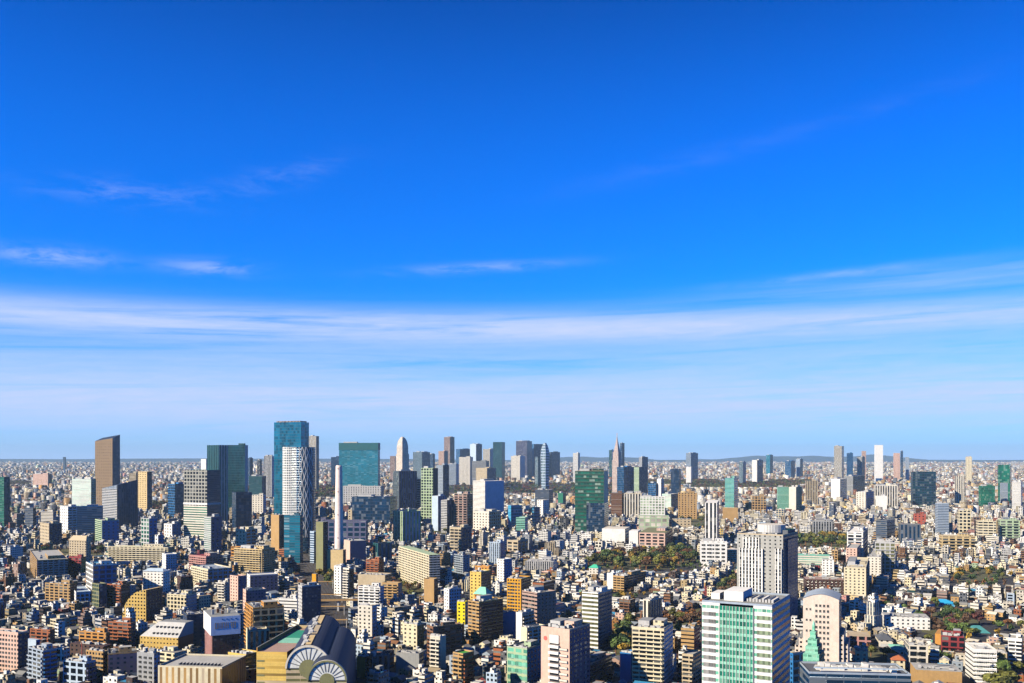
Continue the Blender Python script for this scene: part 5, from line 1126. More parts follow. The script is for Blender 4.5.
def profile_tower(label, handle, xl, xr, yt, yb, D, prof, spec, kind='office_tower', th=35, body='wall', extra=None):
    """square tower whose half-width follows a profile [(height, scale)]"""
    cx = px2x((xl + xr) / 2, D); hw = (xr - xl) / 2 / FPX * D / (abs(math.cos(R(th))) + abs(math.sin(R(th))))
    root = tag(empty(kind, (cx, D, 0)), label, 'office tower')
    def fn(m):
        ring = lambda s_, z: [(cx + hw * s_ * math.sqrt(2) * math.cos(R(45 + 90 * k - th)), D + hw * s_ * math.sqrt(2) * math.sin(R(45 + 90 * k - th)), z) for k in range(4)]
        for (z0, s0), (z1, s1) in zip(prof, prof[1:]):
            a, b = ring(s0, z0), ring(s1, z1)
            for k in range(4):
                L = hw * 2
                m.poly([a[k], a[(k + 1) % 4], b[(k + 1) % 4], b[k]], spec, [(0, z0), (L, z0), (L, z1), (0, z1)])
        m.poly(ring(prof[-1][1], prof[-1][0]), rf('offw'))
    part(body, root, (cx, D, 0), fn)
    RESERVED.append([(cx - 2 * hw, D - 2 * hw), (cx + 2 * hw, D - 2 * hw), (cx + 2 * hw, D + 2 * hw), (cx - 2 * hw, D + 2 * hw)])
    SIGHT.append((xl, xr, yb, D)); SHOWN.append((xl, xr, yt, yb, D, root))
    if handle: HANDLES.append((handle, xl, xr, yt, yb))
    return root, cx, hw
D = 3900
zz = lambda y: hz_at(y, D)
r1, cx, hw = profile_tower('rose-brown tower stepping up to a long pointed spire', 'the spire tower', 612, 622, 434, 487, D,
    [(0, 1), (zz(460), 1), (zz(460) + .1, .86), (zz(452), .86), (zz(452) + .1, .7), (zz(446), .42), (zz(441), .2), (zz(437), .08)], sp((.42, .35, .33), 'mauve', (6, 5, .5, .6), 0))
part('spire', r1, (cx, D, 0), lambda m: m.prism([(cx - 1, D - 1), (cx + 1, D - 1), (cx + 1, D + 1), (cx - 1, D + 1)], zz(437) + .01, zz(433), [rf('pink')], rf('pink')))
D = 4000
profile_tower('pale tower with a rounded conical top, left of the skyline cluster', 'the cone-topped tower', 396, 409, 437, 470, D,
    [(0, 1), (zz(454), 1), (zz(453.9), .88), (zz(446), .86), (zz(441), .68), (zz(438), .4), (zz(436.7), .12)], sp('offw', 'mauve', (7, 5, .45, .9), 0), th=40)
D = 4500
profile_tower('cocoon-shaped tapering glass tower with a white criss-cross skin in the skyline cluster', 'the cocoon-shaped tower', 540.5, 549.5, 443, 463, D,
    [(0, .82), (zz(462), .95), (zz(456), 1), (zz(450), .88), (zz(446), .64), (zz(443), .3)], sp('pale', 'gteal', (9, 13, .72, .72), .3), th=40, body='shell')
D = 4600
# wedge tops on two towers
def wedge_on(start_label, xl, xc, xr, D, th, yt, yh, spec):
    o, D = [(s_[5], s_[4]) for s_ in SHOWN if s_[5].get('label', '').startswith(start_label)][0]
    F = Frame(xl, xc, xr, D, th); z0 = hz_at(yt, D) + .003; z1 = hz_at(yh, D)
    def fn(m):
        p = F.rect(0, F.La, 0, F.Lb)       # front-left, corner, right-back, left-back
        zs = [z0, z0 + (z1 - z0) * .45, z1, z0 + (z1 - z0) * .55]
        for i in range(4):
            j = (i + 1) % 4
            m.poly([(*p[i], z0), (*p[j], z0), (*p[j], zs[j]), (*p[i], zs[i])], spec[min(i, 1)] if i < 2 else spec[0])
        m.poly([(*p[i], zs[i]) for i in range(4)], rf('navy'))
    part('slanted_top', o, (*F.P(F.La / 2, F.Lb / 2), 0), fn)
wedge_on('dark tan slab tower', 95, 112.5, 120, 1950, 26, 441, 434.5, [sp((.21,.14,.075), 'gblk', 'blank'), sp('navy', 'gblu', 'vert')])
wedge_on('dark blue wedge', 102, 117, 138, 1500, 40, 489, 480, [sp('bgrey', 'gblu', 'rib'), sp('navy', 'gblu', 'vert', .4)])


# ---- small coloured roofs that stand out
def gable_house(kind, label, cat, handle, xl, xc, xr, yt, yb, D, th, wallc, roofc, rise=3.0, over=.7):
    F = Frame(xl, xc, xr, D, th); H = hz_at(yt, D) - rise
    root, L0 = start(kind, label, cat, F)
    La, Lb = F.La, F.Lb
    part('wall', root, L0, lambda m: fbox(m, F, 0, La, 0, Lb, 0, H, sp(wallc, 'gblk', 'few')))
    def rfn(m):
        e = [(*p, H + .003) for p in F.rect(-over, La + over, -over, Lb + over)]
        k = min(Lb / 2, La / 2)
        r0, r1 = (*F.P(La - k * .7, Lb / 2), H + rise), (*F.P(k * .7, Lb / 2), H + rise)
        s_ = sp(roofc, 'gblk', 'blank', 0)
        m.poly([e[0], e[1], r1, r0], s_); m.poly([e[1], e[2], r1], s_); m.poly([e[2], e[3], r0, r1], s_); m.poly([e[3], e[0], r0], s_)
        m.poly(e[::-1], s_)
    part('roof', root, L0, rfn)
    finish(root, F, handle, xl, xr, yt, yb, D)
gable_house('temple', 'temple hall with a broad teal hipped roof at the lower right', 'temple', 'the teal temple roof', 970, 990, 996, 628, 637, 880, 14, 'offw', (.06, .26, .28), 5)
gable_house('temple', 'temple annex with a broad dark grey roof right of the teal roof', 'temple', None, 992, 1012, 1016, 626, 634, 920, 14, 'offw', 'dgrey', 5)
gable_house('house', 'house wrapped under a bright blue roof sheet', 'house', 'the bright blue roof', 935, 955, 959, 601, 607, 1040, 12, 'sky', (.02, .40, .75), 3)
gable_house('house', 'small house with a vivid green roof right of centre', 'house', 'the vivid green roof', 589, 598, 601, 565, 571, 1250, 24, 'offw', (.05, .45, .28), 4)
gable_house('house', 'house with pale teal pyramid roof beside the brown terrace block', 'house', None, 474, 486, 492, 588, 597, 850, 30, 'orange', 'mint', 6)
gable_house('house', 'mint-roofed low house behind the white twelve-window block', 'house', None, 893, 906, 909, 648, 654, 770, 14, 'white', 'mint', 2)
gable_house('house', 'terracotta-roofed low house near the tan low hall', 'house', None, 892, 905, 908, 658, 664, 720, 14, 'cream', (.50, .16, .06), 2)
gable_house('hall', 'round-roofed tan hall among dark trees, upper left', 'hall', None, 69, 86, 91, 536, 546, 1350, 20, 'beige', 'beige', 7)
gable_house('house', 'house with dark charcoal roof right of the cream stepped-front house', 'house', None, 879, 893, 897, 637, 645, 820, 14, 'offw', 'dgrey', 3)
gable_house('hall', 'hall with a broad pale blue-grey metal roof above the mauve balcony rows', 'hall', None, 143, 163, 170, 569, 575, 1090, 14, 'white', 'pale', 3)

# ------------------------------------------------------------------ ground, railway, hills
def sheet(name, pts, z, mat, kind='structure'):
    me = bpy.data.meshes.new(name)
    me.from_pydata([(x, y, 0) for x, y in pts], [], [tuple(range(len(pts)))])
    me.materials.append(mat)
    o = bpy.data.objects.new(name, me); COL.objects.link(o); o.location = (0, 0, z)
    tag(o, kind=kind)
    return o
GX = 24000
sheet('ground', [(-GX, -3000), (GX, -3000), (GX, 29500), (-GX, 29500)], 0, simple_material('asphalt', (.032, .032, .036), .9, .02, .5))
rail = [(px2x(352, 800) , 730), (px2x(333, 1096), 1080), (px2x(314, 1328), 1320), (px2x(293, 1700), 1700)]
def strip(pts, hw_):
    L, Rr = [], []
    for i, p in enumerate(pts):
        q = pts[min(i + 1, len(pts) - 1)]; o = pts[max(i - 1, 0)]
        d = Vector((q[0] - o[0], q[1] - o[1])).normalized(); n = Vector((-d.y, d.x))
        L.append((p[0] + n.x * hw_, p[1] + n.y * hw_)); Rr.append((p[0] - n.x * hw_, p[1] - n.y * hw_))
    return Rr + L[::-1]
RESERVED.append(strip(rail, 15))
sheet('railway_bed', strip(rail, 13.5), .06, simple_material('ballast', (.05, .04, .035), .95, .3, .4))
def offs(pts, d):
    out = []
    for i, p in enumerate(pts):
        q = pts[min(i + 1, len(pts) - 1)]; o = pts[max(i - 1, 0)]
        v = Vector((q[0] - o[0], q[1] - o[1])).normalized()
        out.append((p[0] - v.y * d, p[1] + v.x * d))
    return out
for j, d in enumerate((-9.6, -4.8, 0, 4.8, 9.6)):
    t = tag(empty('railway_track', (*offs(rail, d)[1], 0)), ['outermost western', 'second', 'middle', 'fourth', 'outermost eastern'][j] + ' rail track in the dark cutting beyond the double-vaulted hall', 'railway track', 'rail tracks side by side')
    for s_ in (-.72, .72):
        mb = MB(); q = strip(offs(rail, d + s_), .12)
        mb.prism(q[:], .07, .30, [rf('dgrey')], None); n = len(q)
        for i in range(len(rail) - 1):
            mb.poly([(*q[i], .30), (*q[i + 1], .30), (*q[n - 2 - i], .30), (*q[n - 1 - i], .30)], rf('dgrey'))
        mb.build('rail', t, (*offs(rail, d)[1], 0))
for j, (D, lab) in enumerate(((905, 'nearest'), (985, 'second'), (1070, 'third'), (1180, 'farthest'))):
    i = 0 if D < 1080 else 1
    f_ = (D - rail[i][1]) / (rail[i + 1][1] - rail[i][1]); x = rail[i][0] + f_ * (rail[i + 1][0] - rail[i][0])
    t = tag(empty('catenary_gantry', (x, D, 0)), f'{lab} steel portal gantry spanning the rail tracks in the cutting', 'gantry', 'gantries over the rail tracks')
    for s_ in (-1, 1):
        part('post', t, (x, D, 0), lambda m: m.prism([(x + s_ * 13 - .3, D - .3), (x + s_ * 13 + .3, D - .3), (x + s_ * 13 + .3, D + .3), (x + s_ * 13 - .3, D + .3)], 0, 11, [rf('lgrey')], rf('lgrey')))
    part('beam', t, (x, D, 0), lambda m: m.prism([(x - 14, D - .35), (x + 14, D - .35), (x + 14, D + .35), (x - 14, D + .35)], 8.6, 9.6, [rf('tan')], rf('tan'), True))
# overbridge across the railway
t = tag(empty('road_bridge', (px2x(338, 1010), 1010, 0)), 'narrow road bridge with a brown parapet crossing the rail cutting', 'bridge')
bx_ = px2x(338, 1010)
part('deck', t, (bx_, 1010, 0), lambda m: m.prism([(bx_ - 30, 1006), (bx_ + 30, 1012), (bx_ + 30, 1020), (bx_ - 30, 1014)], 11, 12, [rf('tan')], rf('roofg'), True))
part('parapet', t, (bx_, 1010, 0), lambda m: m.prism([(bx_ - 30, 1005.5), (bx_ + 30, 1011.5), (bx_ + 30, 1011.9), (bx_ - 30, 1005.9)], 11, 13.2, [rf('tan')], rf('tan'), True))
for dx in (-22, 0, 22):
    part('pier', t, (bx_, 1010, 0), lambda m: m.prism([(bx_ + dx - 1, 1010 + dx * .1), (bx_ + dx + 1, 1010 + dx * .1), (bx_ + dx + 1, 1015 + dx * .1), (bx_ + dx - 1, 1015 + dx * .1)], 0, 10.99, [rf('lgrey')], None))

HM_ = simple_material('hill_forest', (.02, .05, .08), .95, .0004, .3)
for j, (Y0, x0, x1, hmax, ph) in enumerate(((24000, -21000, 21000, 60, 0.0), (26000, -500, 12000, 190, 2.0))):
    vs_, fs = [], []
    n = 160
    for k in range(n + 1):
        x = x0 + (x1 - x0) * k / n; t = k / n
        h = 55 + hmax * (.45 + .28 * math.sin(7 * t + ph) + .16 * math.sin(19 * t + 1 + ph) + .07 * math.sin(47 * t) + .03 * math.sin(101 * t))
        h = max(h * min(1, 6 * t, 6 * (1 - t)), 5)
        vs_ += [(x, Y0 - 1500, 0), (x, Y0, h), (x, Y0 + 2000, 0)]
        if k: b = 3 * k; fs += [(b - 3, b, b + 1, b - 2), (b - 2, b + 1, b + 2, b - 1)]
    me = bpy.data.meshes.new('hills'); me.from_pydata(vs_, [], fs); me.materials.append(HM_)
    o = bpy.data.objects.new('hills', me); COL.objects.link(o); tag(o, kind='structure')

# ------------------------------------------------------------------ trees
def crown_mesh(seed, n=420, leaf=.13, squash=.85):
    r = np.random.RandomState(seed)
    nl = 7
    lob = r.normal(size=(nl, 3)); lob /= np.linalg.norm(lob, axis=1)[:, None]
    lob = lob * r.uniform(.25, .62, (nl, 1)); lob[:, 2] = lob[:, 2] * .8 + .1
    lr = r.uniform(.34, .58, nl)
    k = r.randint(0, nl, n)
    d = r.normal(size=(n, 3)); d /= np.linalg.norm(d, axis=1)[:, None]
    c = lob[k] + d * (lr[k] * r.uniform(.72, 1.05, n))[:, None]
    c[:, 2] *= squash
    a = d + r.normal(size=(n, 3)) * .55; a /= np.linalg.norm(a, axis=1)[:, None]
    t = np.cross(a, r.normal(size=(n, 3))); t /= np.linalg.norm(t, axis=1)[:, None]
    b = np.cross(a, t)
    s = leaf * r.uniform(.6, 1.5, n)[:, None]
    q = np.stack([c - t * s - b * s, c + t * s - b * s * .6, c + t * s * .8 + b * s, c - t * s * .6 + b * s], 1)
    tint = r.uniform(.55, 1.35, nl)[k] * r.uniform(.75, 1.25, n)
    return q.reshape(-1, 3), tint
def leaf_object_mesh(name, verts, tint):
    me = bpy.data.meshes.new(name)
    n = len(verts) // 4
    me.from_pydata(verts.tolist(), [], np.arange(n * 4).reshape(-1, 4).tolist())
    at = me.attributes.new('leaf_tint', 'FLOAT_COLOR', 'FACE')
    tc_ = np.ones((n, 4), dtype=np.float32); tc_[:, :3] = np.array(tint).reshape(n, -1)
    at.data.foreach_set('color', tc_.ravel())
    me.materials.append(ML)
    return me
CROWNS = [leaf_object_mesh('crown', *crown_mesh(s_)) for s_ in range(8)]
TR = MB()
def trunk_mesh():
    m = MB(); n = 6
    prof = [(0, .07), (.35, .05), (.75, .03)]
    for (z0, r0), (z1, r1) in zip(prof, prof[1:]):
        for k in range(n):
            a0, a1 = 2 * math.pi * k / n, 2 * math.pi * (k + 1) / n
            m.poly([(r0 * math.cos(a0), r0 * math.sin(a0), z0), (r0 * math.cos(a1), r0 * math.sin(a1), z0), (r1 * math.cos(a1), r1 * math.sin(a1), z1), (r1 * math.cos(a0), r1 * math.sin(a0), z1)], rf('brown'))
    for k in range(5):       # limbs
        a = k * 1.3; x, y = math.cos(a) * .35, math.sin(a) * .35
        m.poly([(0, -.02, .35 + .06 * k), (0, .02, .35 + .06 * k), (x, y + .01, .75 + .05 * k), (x, y - .01, .75 + .05 * k)], rf('brown'))
        m.poly([(-.02, 0, .35 + .06 * k), (.02, 0, .35 + .06 * k), (x + .01, y, .75 + .05 * k), (x - .01, y, .75 + .05 * k)], rf('brown'))
    o = m.build('trunk'); me = o.data; bpy.data.objects.remove(o); return me
TRUNK = trunk_mesh()
LEAFC = dict(dark_green=(.045, .08, .022), green=(.075, .12, .025), olive=(.14, .145, .028), gold=(.30, .19, .02), rust=(.20, .085, .025), brown=(.11, .06, .03), wine=(.12, .035, .03))
TREES = []       # (x px, y px of foot, name, colour, height)
def tree(x, y, h, colour, name=None, rad=None):
    root = empty(name or 'broadleaf_tree', (x, y, 0))
    rad = rad or h * rnd.uniform(.42, .58)
    t = bpy.data.objects.new('trunk', TRUNK); COL.objects.link(t); t.parent = root; t.scale = (h * .8, h * .8, h * .75)
    c = bpy.data.objects.new('crown', rnd.choice(CROWNS)); COL.objects.link(c); c.parent = root
    c.location = (0, 0, h * .62); c.scale = (rad, rad, h * .42); c.rotation_euler = (0, 0, rnd.uniform(0, 6.28))
    k = rnd.uniform(.8, 1.25)
    c.color = (*[v * k for v in LEAFC[colour]], 1)
    TREES.append((512 + FPX * x / y, HORY + (CAMH - h / 2) * FPX / y, y, root, colour, h))
    return root
def inside(px, py, poly):
    c = False
    for i in range(len(poly)):
        (x1, y1), (x2, y2) = poly[i], poly[i - 1]
        if (y1 > py) != (y2 > py) and px < (x2 - x1) * (py - y1) / (y2 - y1) + x1: c = not c
    return c
WOODS = [ # (polygon of tree feet in the photo's rows turned into ground, number, height, colours)
 ([(588, 566), (600, 560), (640, 555), (694, 549), (702, 556), (688, 566), (640, 572)], 92, 18, ['dark_green', 'green', 'olive', 'olive', 'brown', 'gold', 'dark_green', 'olive', 'rust']),
 ([(797, 543), (812, 537), (850, 541), (848, 549), (800, 549)], 42, 17, ['olive', 'green', 'dark_green', 'olive', 'gold']),
 ([(918, 622), (935, 612), (975, 618), (985, 630), (955, 640), (922, 632)], 24, 13, ['dark_green', 'brown', 'wine', 'olive', 'green', 'green']),
 ([(950, 575), (990, 568), (1010, 578), (960, 586)], 16, 11, ['green', 'olive', 'gold', 'dark_green']),
 ([(24, 551), (68, 549), (100, 551), (104, 557), (60, 557)], 22, 14, ['olive', 'brown', 'dark_green', 'rust', 'dark_green']),
 ([(612, 642), (628, 628), (634, 640), (628, 655), (614, 655)], 12, 15, ['green', 'dark_green', 'olive']),
 ([(622, 650), (632, 648), (630, 657), (620, 657)], 4, 14, ['gold', 'gold', 'gold']),
 ([(855, 655), (880, 650), (895, 660), (885, 668), (862, 668)], 9, 10, ['rust', 'green', 'olive']),
 ([(716, 585), (738, 575), (740, 600), (720, 606)], 12, 14, ['dark_green', 'olive', 'brown']),
 ([(664, 620), (700, 608), (702, 625), (670, 632)], 12, 12, ['brown', 'olive', 'rust']),
 ([(315, 575), (325, 568), (338, 580), (330, 590)], 9, 11, ['olive', 'gold', 'green']),
 ([(433, 528), (447, 527), (449, 534), (435, 535)], 8, 12, ['olive', 'brown', 'dark_green']),
 ([(672, 518), (715, 514), (718, 524), (674, 528)], 14, 14, ['brown', 'dark_green', 'olive']),
 ([(398, 580), (425, 588), (420, 596), (400, 590)], 9, 9, ['gold', 'brown', 'olive']),
 ([(996, 680), (1008, 680), (1008, 700), (996, 700)], 4, 20, ['olive', 'green', 'gold']),
]
WOODPOLY = []
PARKM = simple_material('leaf_litter_and_grass', (.085, .085, .035), .95, .12, .6)
for poly, n, h, cols in WOODS:
    gp = [(px2x(a, ground_D(b)), ground_D(b)) for a, b in poly]
    WOODPOLY.append(gp); RESERVED.append(gp)
    xs, ys = [p[0] for p in gp], [p[1] for p in gp]
    pxs = [a for a, _ in poly]; SIGHT.append((min(pxs), max(pxs), max(b for _, b in poly) - 1, sum(ys) / len(ys)))
    sheet('park_ground', gp, .03, PARKM)
    got = 0; tries = 0; placed = []
    while got < n and tries < 4000:
        tries += 1
        x, y = rnd.uniform(min(xs), max(xs)), rnd.uniform(min(ys), max(ys))
        if not inside(x, y, gp) or any((x - a) ** 2 + (y - b) ** 2 < (h * .25) ** 2 for a, b in placed): continue
        placed.append((x, y)); got += 1
        tree(x, y, h * rnd.uniform(.7, 1.15), rnd.choice(cols))

# ------------------------------------------------------------------ the rest of the city
CS = 2.0; OX, OY, NX, NY = -1700, 440, 1700, 1130
occ = np.zeros((NX, NY), dtype=bool)
def cells_of_poly(poly):
    xs = [p[0] for p in poly]; ys = [p[1] for p in poly]
    x = np.arange(min(xs), max(xs) + CS, CS * .7); y = np.arange(min(ys), max(ys) + CS, CS * .7)
    if len(x) * len(y) > 4000000: return None
    Xg, Yg = np.meshgrid(x, y); Xg = Xg.ravel(); Yg = Yg.ravel()
    c = np.zeros(len(Xg), dtype=bool)
    for i in range(len(poly)):
        (x1, y1), (x2, y2) = poly[i], poly[i - 1]
        if y1 == y2: continue
        cr = ((y1 > Yg) != (y2 > Yg)) & (Xg < (x2 - x1) * (Yg - y1) / (y2 - y1) + x1)
        c ^= cr
    ix = ((Xg[c] - OX) / CS).astype(int); iy = ((Yg[c] - OY) / CS).astype(int)
    ok = (ix >= 0) & (ix < NX) & (iy >= 0) & (iy < NY)
    return ix[ok], iy[ok]
for poly in RESERVED:
    r_ = cells_of_poly(poly)
    if r_ is not None: occ[r_] = True

sg = np.array([s_ for s_ in SIGHT], dtype=float)
def sight_limit(x0, x1, D):
    m = (sg[:, 3] > D + 5) & (sg[:, 0] < x1) & (sg[:, 1] > x0)
    if not m.any(): return 999.0
    return CAMH - (sg[m, 2].max() - HORY) / FPX * D

NOISE = [(rnd.uniform(.002, .006), rnd.uniform(.002, .006), rnd.uniform(0, 6)) for _ in range(4)]
def lown(x, y): return sum(math.sin(x * a + y * b + c) for a, b, c in NOISE) / 4
def zone(px, py):
    """share of large and mid-size buildings, height factor"""
    if px < 225: z = (.17, .5, .75)
    elif px < 560: z = (.24, .6, .8)
    elif px < 720: z = (.05, .22, .7) if py > 556 else (.3, .45, .9)
    else: z = (.06, .22, .7) if py > 566 else (.20, .4, .85)
    if 600 < px < 700 and 600 < py: z = (.2, .4, .8)
    if py < 530: z = (z[0] * .9 + .05, .4, .9)
    return z
seeds = []
for i in range(-9, 10):
    for j in range(0, 12):
        x, y = i * 210 + rnd.uniform(-80, 80), 500 + j * 200 + rnd.uniform(-80, 80)
        seeds.append((x, y, R(rnd.choice([18, 24, 30, 34, 40, 50]) + rnd.uniform(-4, 4))))
WALLC = dict(white=15, offw=14, lgrey=13, cream=10, beige=12, tan=9, brick=6, pink=4, bgrey=6, dgrey=9, brown=9, navy=3, choc=3, sand=4, pale=3, orange=1.2, yellow=1.0, rose=2, mauve=2, lilac=1, pgreen=1, maroon=1)
FLATR = dict(roofl=22, roofg=26, white=13, offw=8, choc=4, lgrey=8, dgrey=10, pgreen=3, mint=2, sky=1.6, beige=5, brown=3, bgrey=4, rose=2, green=1)
GABR = dict(roofg=20, dgrey=26, brown=12, choc=9, bgrey=12, roofl=10, navy=5, mint=3, sky=3, brick=4, teal=3, beige=3)
def pick(dct): return rnd.choices(list(dct), list(dct.values()))[0]


class Lot:
    __slots__ = ('C', 'a', 'b', 'La', 'Lb', 'H', 'kind', 'wall', 'roofc', 'gable', 'pat', 'px0', 'px1', 'pt', 'pb', 'vis', 'th', 'cl', 'step', 'k1', 'k2')
    def P(s, u, w): return (s.C[0] + s.a[0] * u + s.b[0] * w, s.C[1] + s.a[1] * u + s.b[1] * w)
    def rect(s, u0, u1, w0, w1): return [s.P(u1, w0), s.P(u0, w0), s.P(u0, w1), s.P(u1, w1)]


def try_lot(cx, cy, th, la, lb, h, kind, gap=1.2):
    b = Lot(); b.th = th
    b.a = (-math.cos(th), math.sin(th)); b.b = (math.sin(th), math.cos(th)); b.La, b.Lb = la, lb
    b.C = (cx - b.a[0] * la / 2 - b.b[0] * lb / 2, cy - b.a[1] * la / 2 - b.b[1] * lb / 2)
    r_ = cells_of_poly(b.rect(-gap, la + gap, -gap, lb + gap))
    if r_ is None or len(r_[0]) == 0 or occ[r_].any(): return None
    cs = b.rect(0, la, 0, lb)
    pxs = [512 + FPX * x / y for x, y in cs]
    b.px0, b.px1 = min(pxs), max(pxs)
    if b.px1 < -190 or b.px0 > 1215: return None
    near, far = min(c[1] for c in cs), max(c[1] for c in cs)
    lim = sight_limit(b.px0, b.px1, near)
    if lim < 5: return None
    if h > lim: h = max(lim * rnd.uniform(.75, 1), 5)
    elif kind != 'house' and lim < 22 and rnd.random() < .5: h = max(lim * rnd.uniform(.6, 1), 5)
    if h < 9.5 and kind != 'house':
        kind = 'house' if la * lb < 260 else kind
    b.H = h; b.kind = kind
    b.pb = HORY + CAMH * FPX / near; b.pt = HORY + (CAMH - h) * FPX / far
    if b.pt > 880: return None
    occ[r_] = True
    b.wall = pick(WALLC); b.gable = kind == 'house' and rnd.random() < .68
    b.roofc = pick(GABR if b.gable else FLATR)
    if rnd.random() < (.36 if b.px0 > 560 else .24): b.wall = rnd.choice(['white', 'offw', 'cream', 'white'])
    if rnd.random() < (.38 if b.px0 > 560 else .22): b.roofc = rnd.choice(['white', 'offw', 'roofl', 'lgrey'])
    b.pat = {'house': 'few', 'apartment_building': rnd.choice(['balc', 'bal2', 'balc', 'bgrid']), 'office_building': rnd.choice(['rib', 'grid', 'thin', 'punch', 'vert']), 'shop_building': rnd.choice(['few', 'thin', 'punch', 'rib'])}[kind]
    b.cl = rnd.random()
    b.k1 = rnd.uniform(.8, 1.05) if b.wall in ('white', 'offw', 'cream') else rnd.uniform(.5, 1.05)
    b.k2 = rnd.uniform(.5, 1.0) if b.roofc not in ('white', 'offw') else rnd.uniform(.75, 1.0)
    b.step = rnd.choice([(0, .68, 0, 1), (.3, 1, 0, 1), (0, 1, .35, 1), (.25, 1, .3, 1), (0, .75, .2, 1)]) + (rnd.choice([.55, .7, .8]),) if (not b.gable and h > 9 and rnd.random() < .5) else None
    return b


LOTS = []
sx = np.array([(s_[0], s_[1]) for s_ in seeds])
def district(x, y):
    return seeds[int(np.argmin(((sx - (x, y)) ** 2).sum(1)))]
DMAX = 2650
# large first, then mid-size, then houses on the street lattice
for (n, sizes, kinds, which) in ((6000, (11, 23, 9, 15), ('apartment_building', 'office_building'), 0), (26000, (5.5, 11, 5.5, 10), ('shop_building', 'apartment_building', 'office_building', 'shop_building'), 1)):
    for _ in range(n):
        D = math.sqrt(rnd.uniform(445 ** 2, DMAX ** 2)); px = rnd.uniform(-180, 1205)
        x = px2x(px, D); py = HORY + CAMH * FPX / D
        z = zone(px, py)
        if rnd.random() > z[which] * (1 + .5 * lown(x, D)): continue
        sd = district(x, D)
        th = sd[2] + (math.pi / 2 if False else 0)
        la, lb = rnd.uniform(*sizes[:2]), rnd.uniform(*sizes[2:])
        if rnd.random() < .4: la, lb = lb, la
        if which == 0: h = rnd.choice([15, 18, 21, 24, 28, 32, 38]) * z[2] * (1 + .25 * lown(x + 900, D))
        else: h = rnd.choice([9, 11, 13, 16, 19, 23]) * z[2]
        h *= .9 if D < 800 else 1
        b = try_lot(x, D, th, la, lb, h, rnd.choice(kinds))
        if b: LOTS.append(b)
n_big = len(LOTS)
for si, (sx_, sy_, th) in enumerate(seeds):
    a = (-math.cos(th), math.sin(th)); bb = (math.sin(th), math.cos(th))
    for i in range(-17, 18):
        for j in range(-13, 14):
            u = i * 9.4 + (3.5 if i % 6 == 0 else 0) + rnd.uniform(-.6, .6); w = (j // 2) * 23 + (j % 2) * 9.8 + rnd.uniform(-.8, .8)
            x, y = sx_ + a[0] * u + bb[0] * w, sy_ + a[1] * u + bb[1] * w
            if y < 450 or y > DMAX or abs(x) > .62 * y + 60: continue
            if district(x, y) is not seeds[si]: continue
            la, lb = rnd.uniform(6.4, 8.9), rnd.uniform(6.6, 9.1)
            h = rnd.choice([5.6, 6.2, 6.6, 7, 8.6, 9.4]) if rnd.random() < .85 else rnd.uniform(10, 15)
            b = try_lot(x, y, th, la, lb, h, 'house' if h < 9.5 else 'shop_building', .35)
            if b: LOTS.append(b)
print('lots', n_big, len(LOTS))

# which of them show largest
ids = np.full((683, 1024), -1, dtype=np.int32)
allr = [(b.C[1], b.px0, b.px1, b.pt, b.pb, i) for i, b in enumerate(LOTS)] + [(D, xl, xr, yt, HORY + CAMH * FPX / D, -1) for xl, xr, yt, yb, D, o in SHOWN]
allr.sort(key=lambda t: -t[0])
for D, x0, x1, y0, y1, i in allr:
    ids[max(0, int(y0)):max(0, min(683, int(y1) + 1)), max(0, int(x0)):max(0, min(1024, int(math.ceil(x1))))] = i
cnt = np.bincount(ids[ids >= 0], minlength=len(LOTS))
for i, b in enumerate(LOTS): b.vis = int(cnt[i])
CAPS = dict(house=270, apartment_building=215, office_building=110, shop_building=230)
singles, mass = [], []
for k, cap in CAPS.items():
    l = sorted([b for b in LOTS if b.kind == k], key=lambda b: -b.vis)
    singles += [b for b in l[:cap] if b.vis > 8]; mass += [b for b in l[:cap] if b.vis <= 8] + l[cap:]


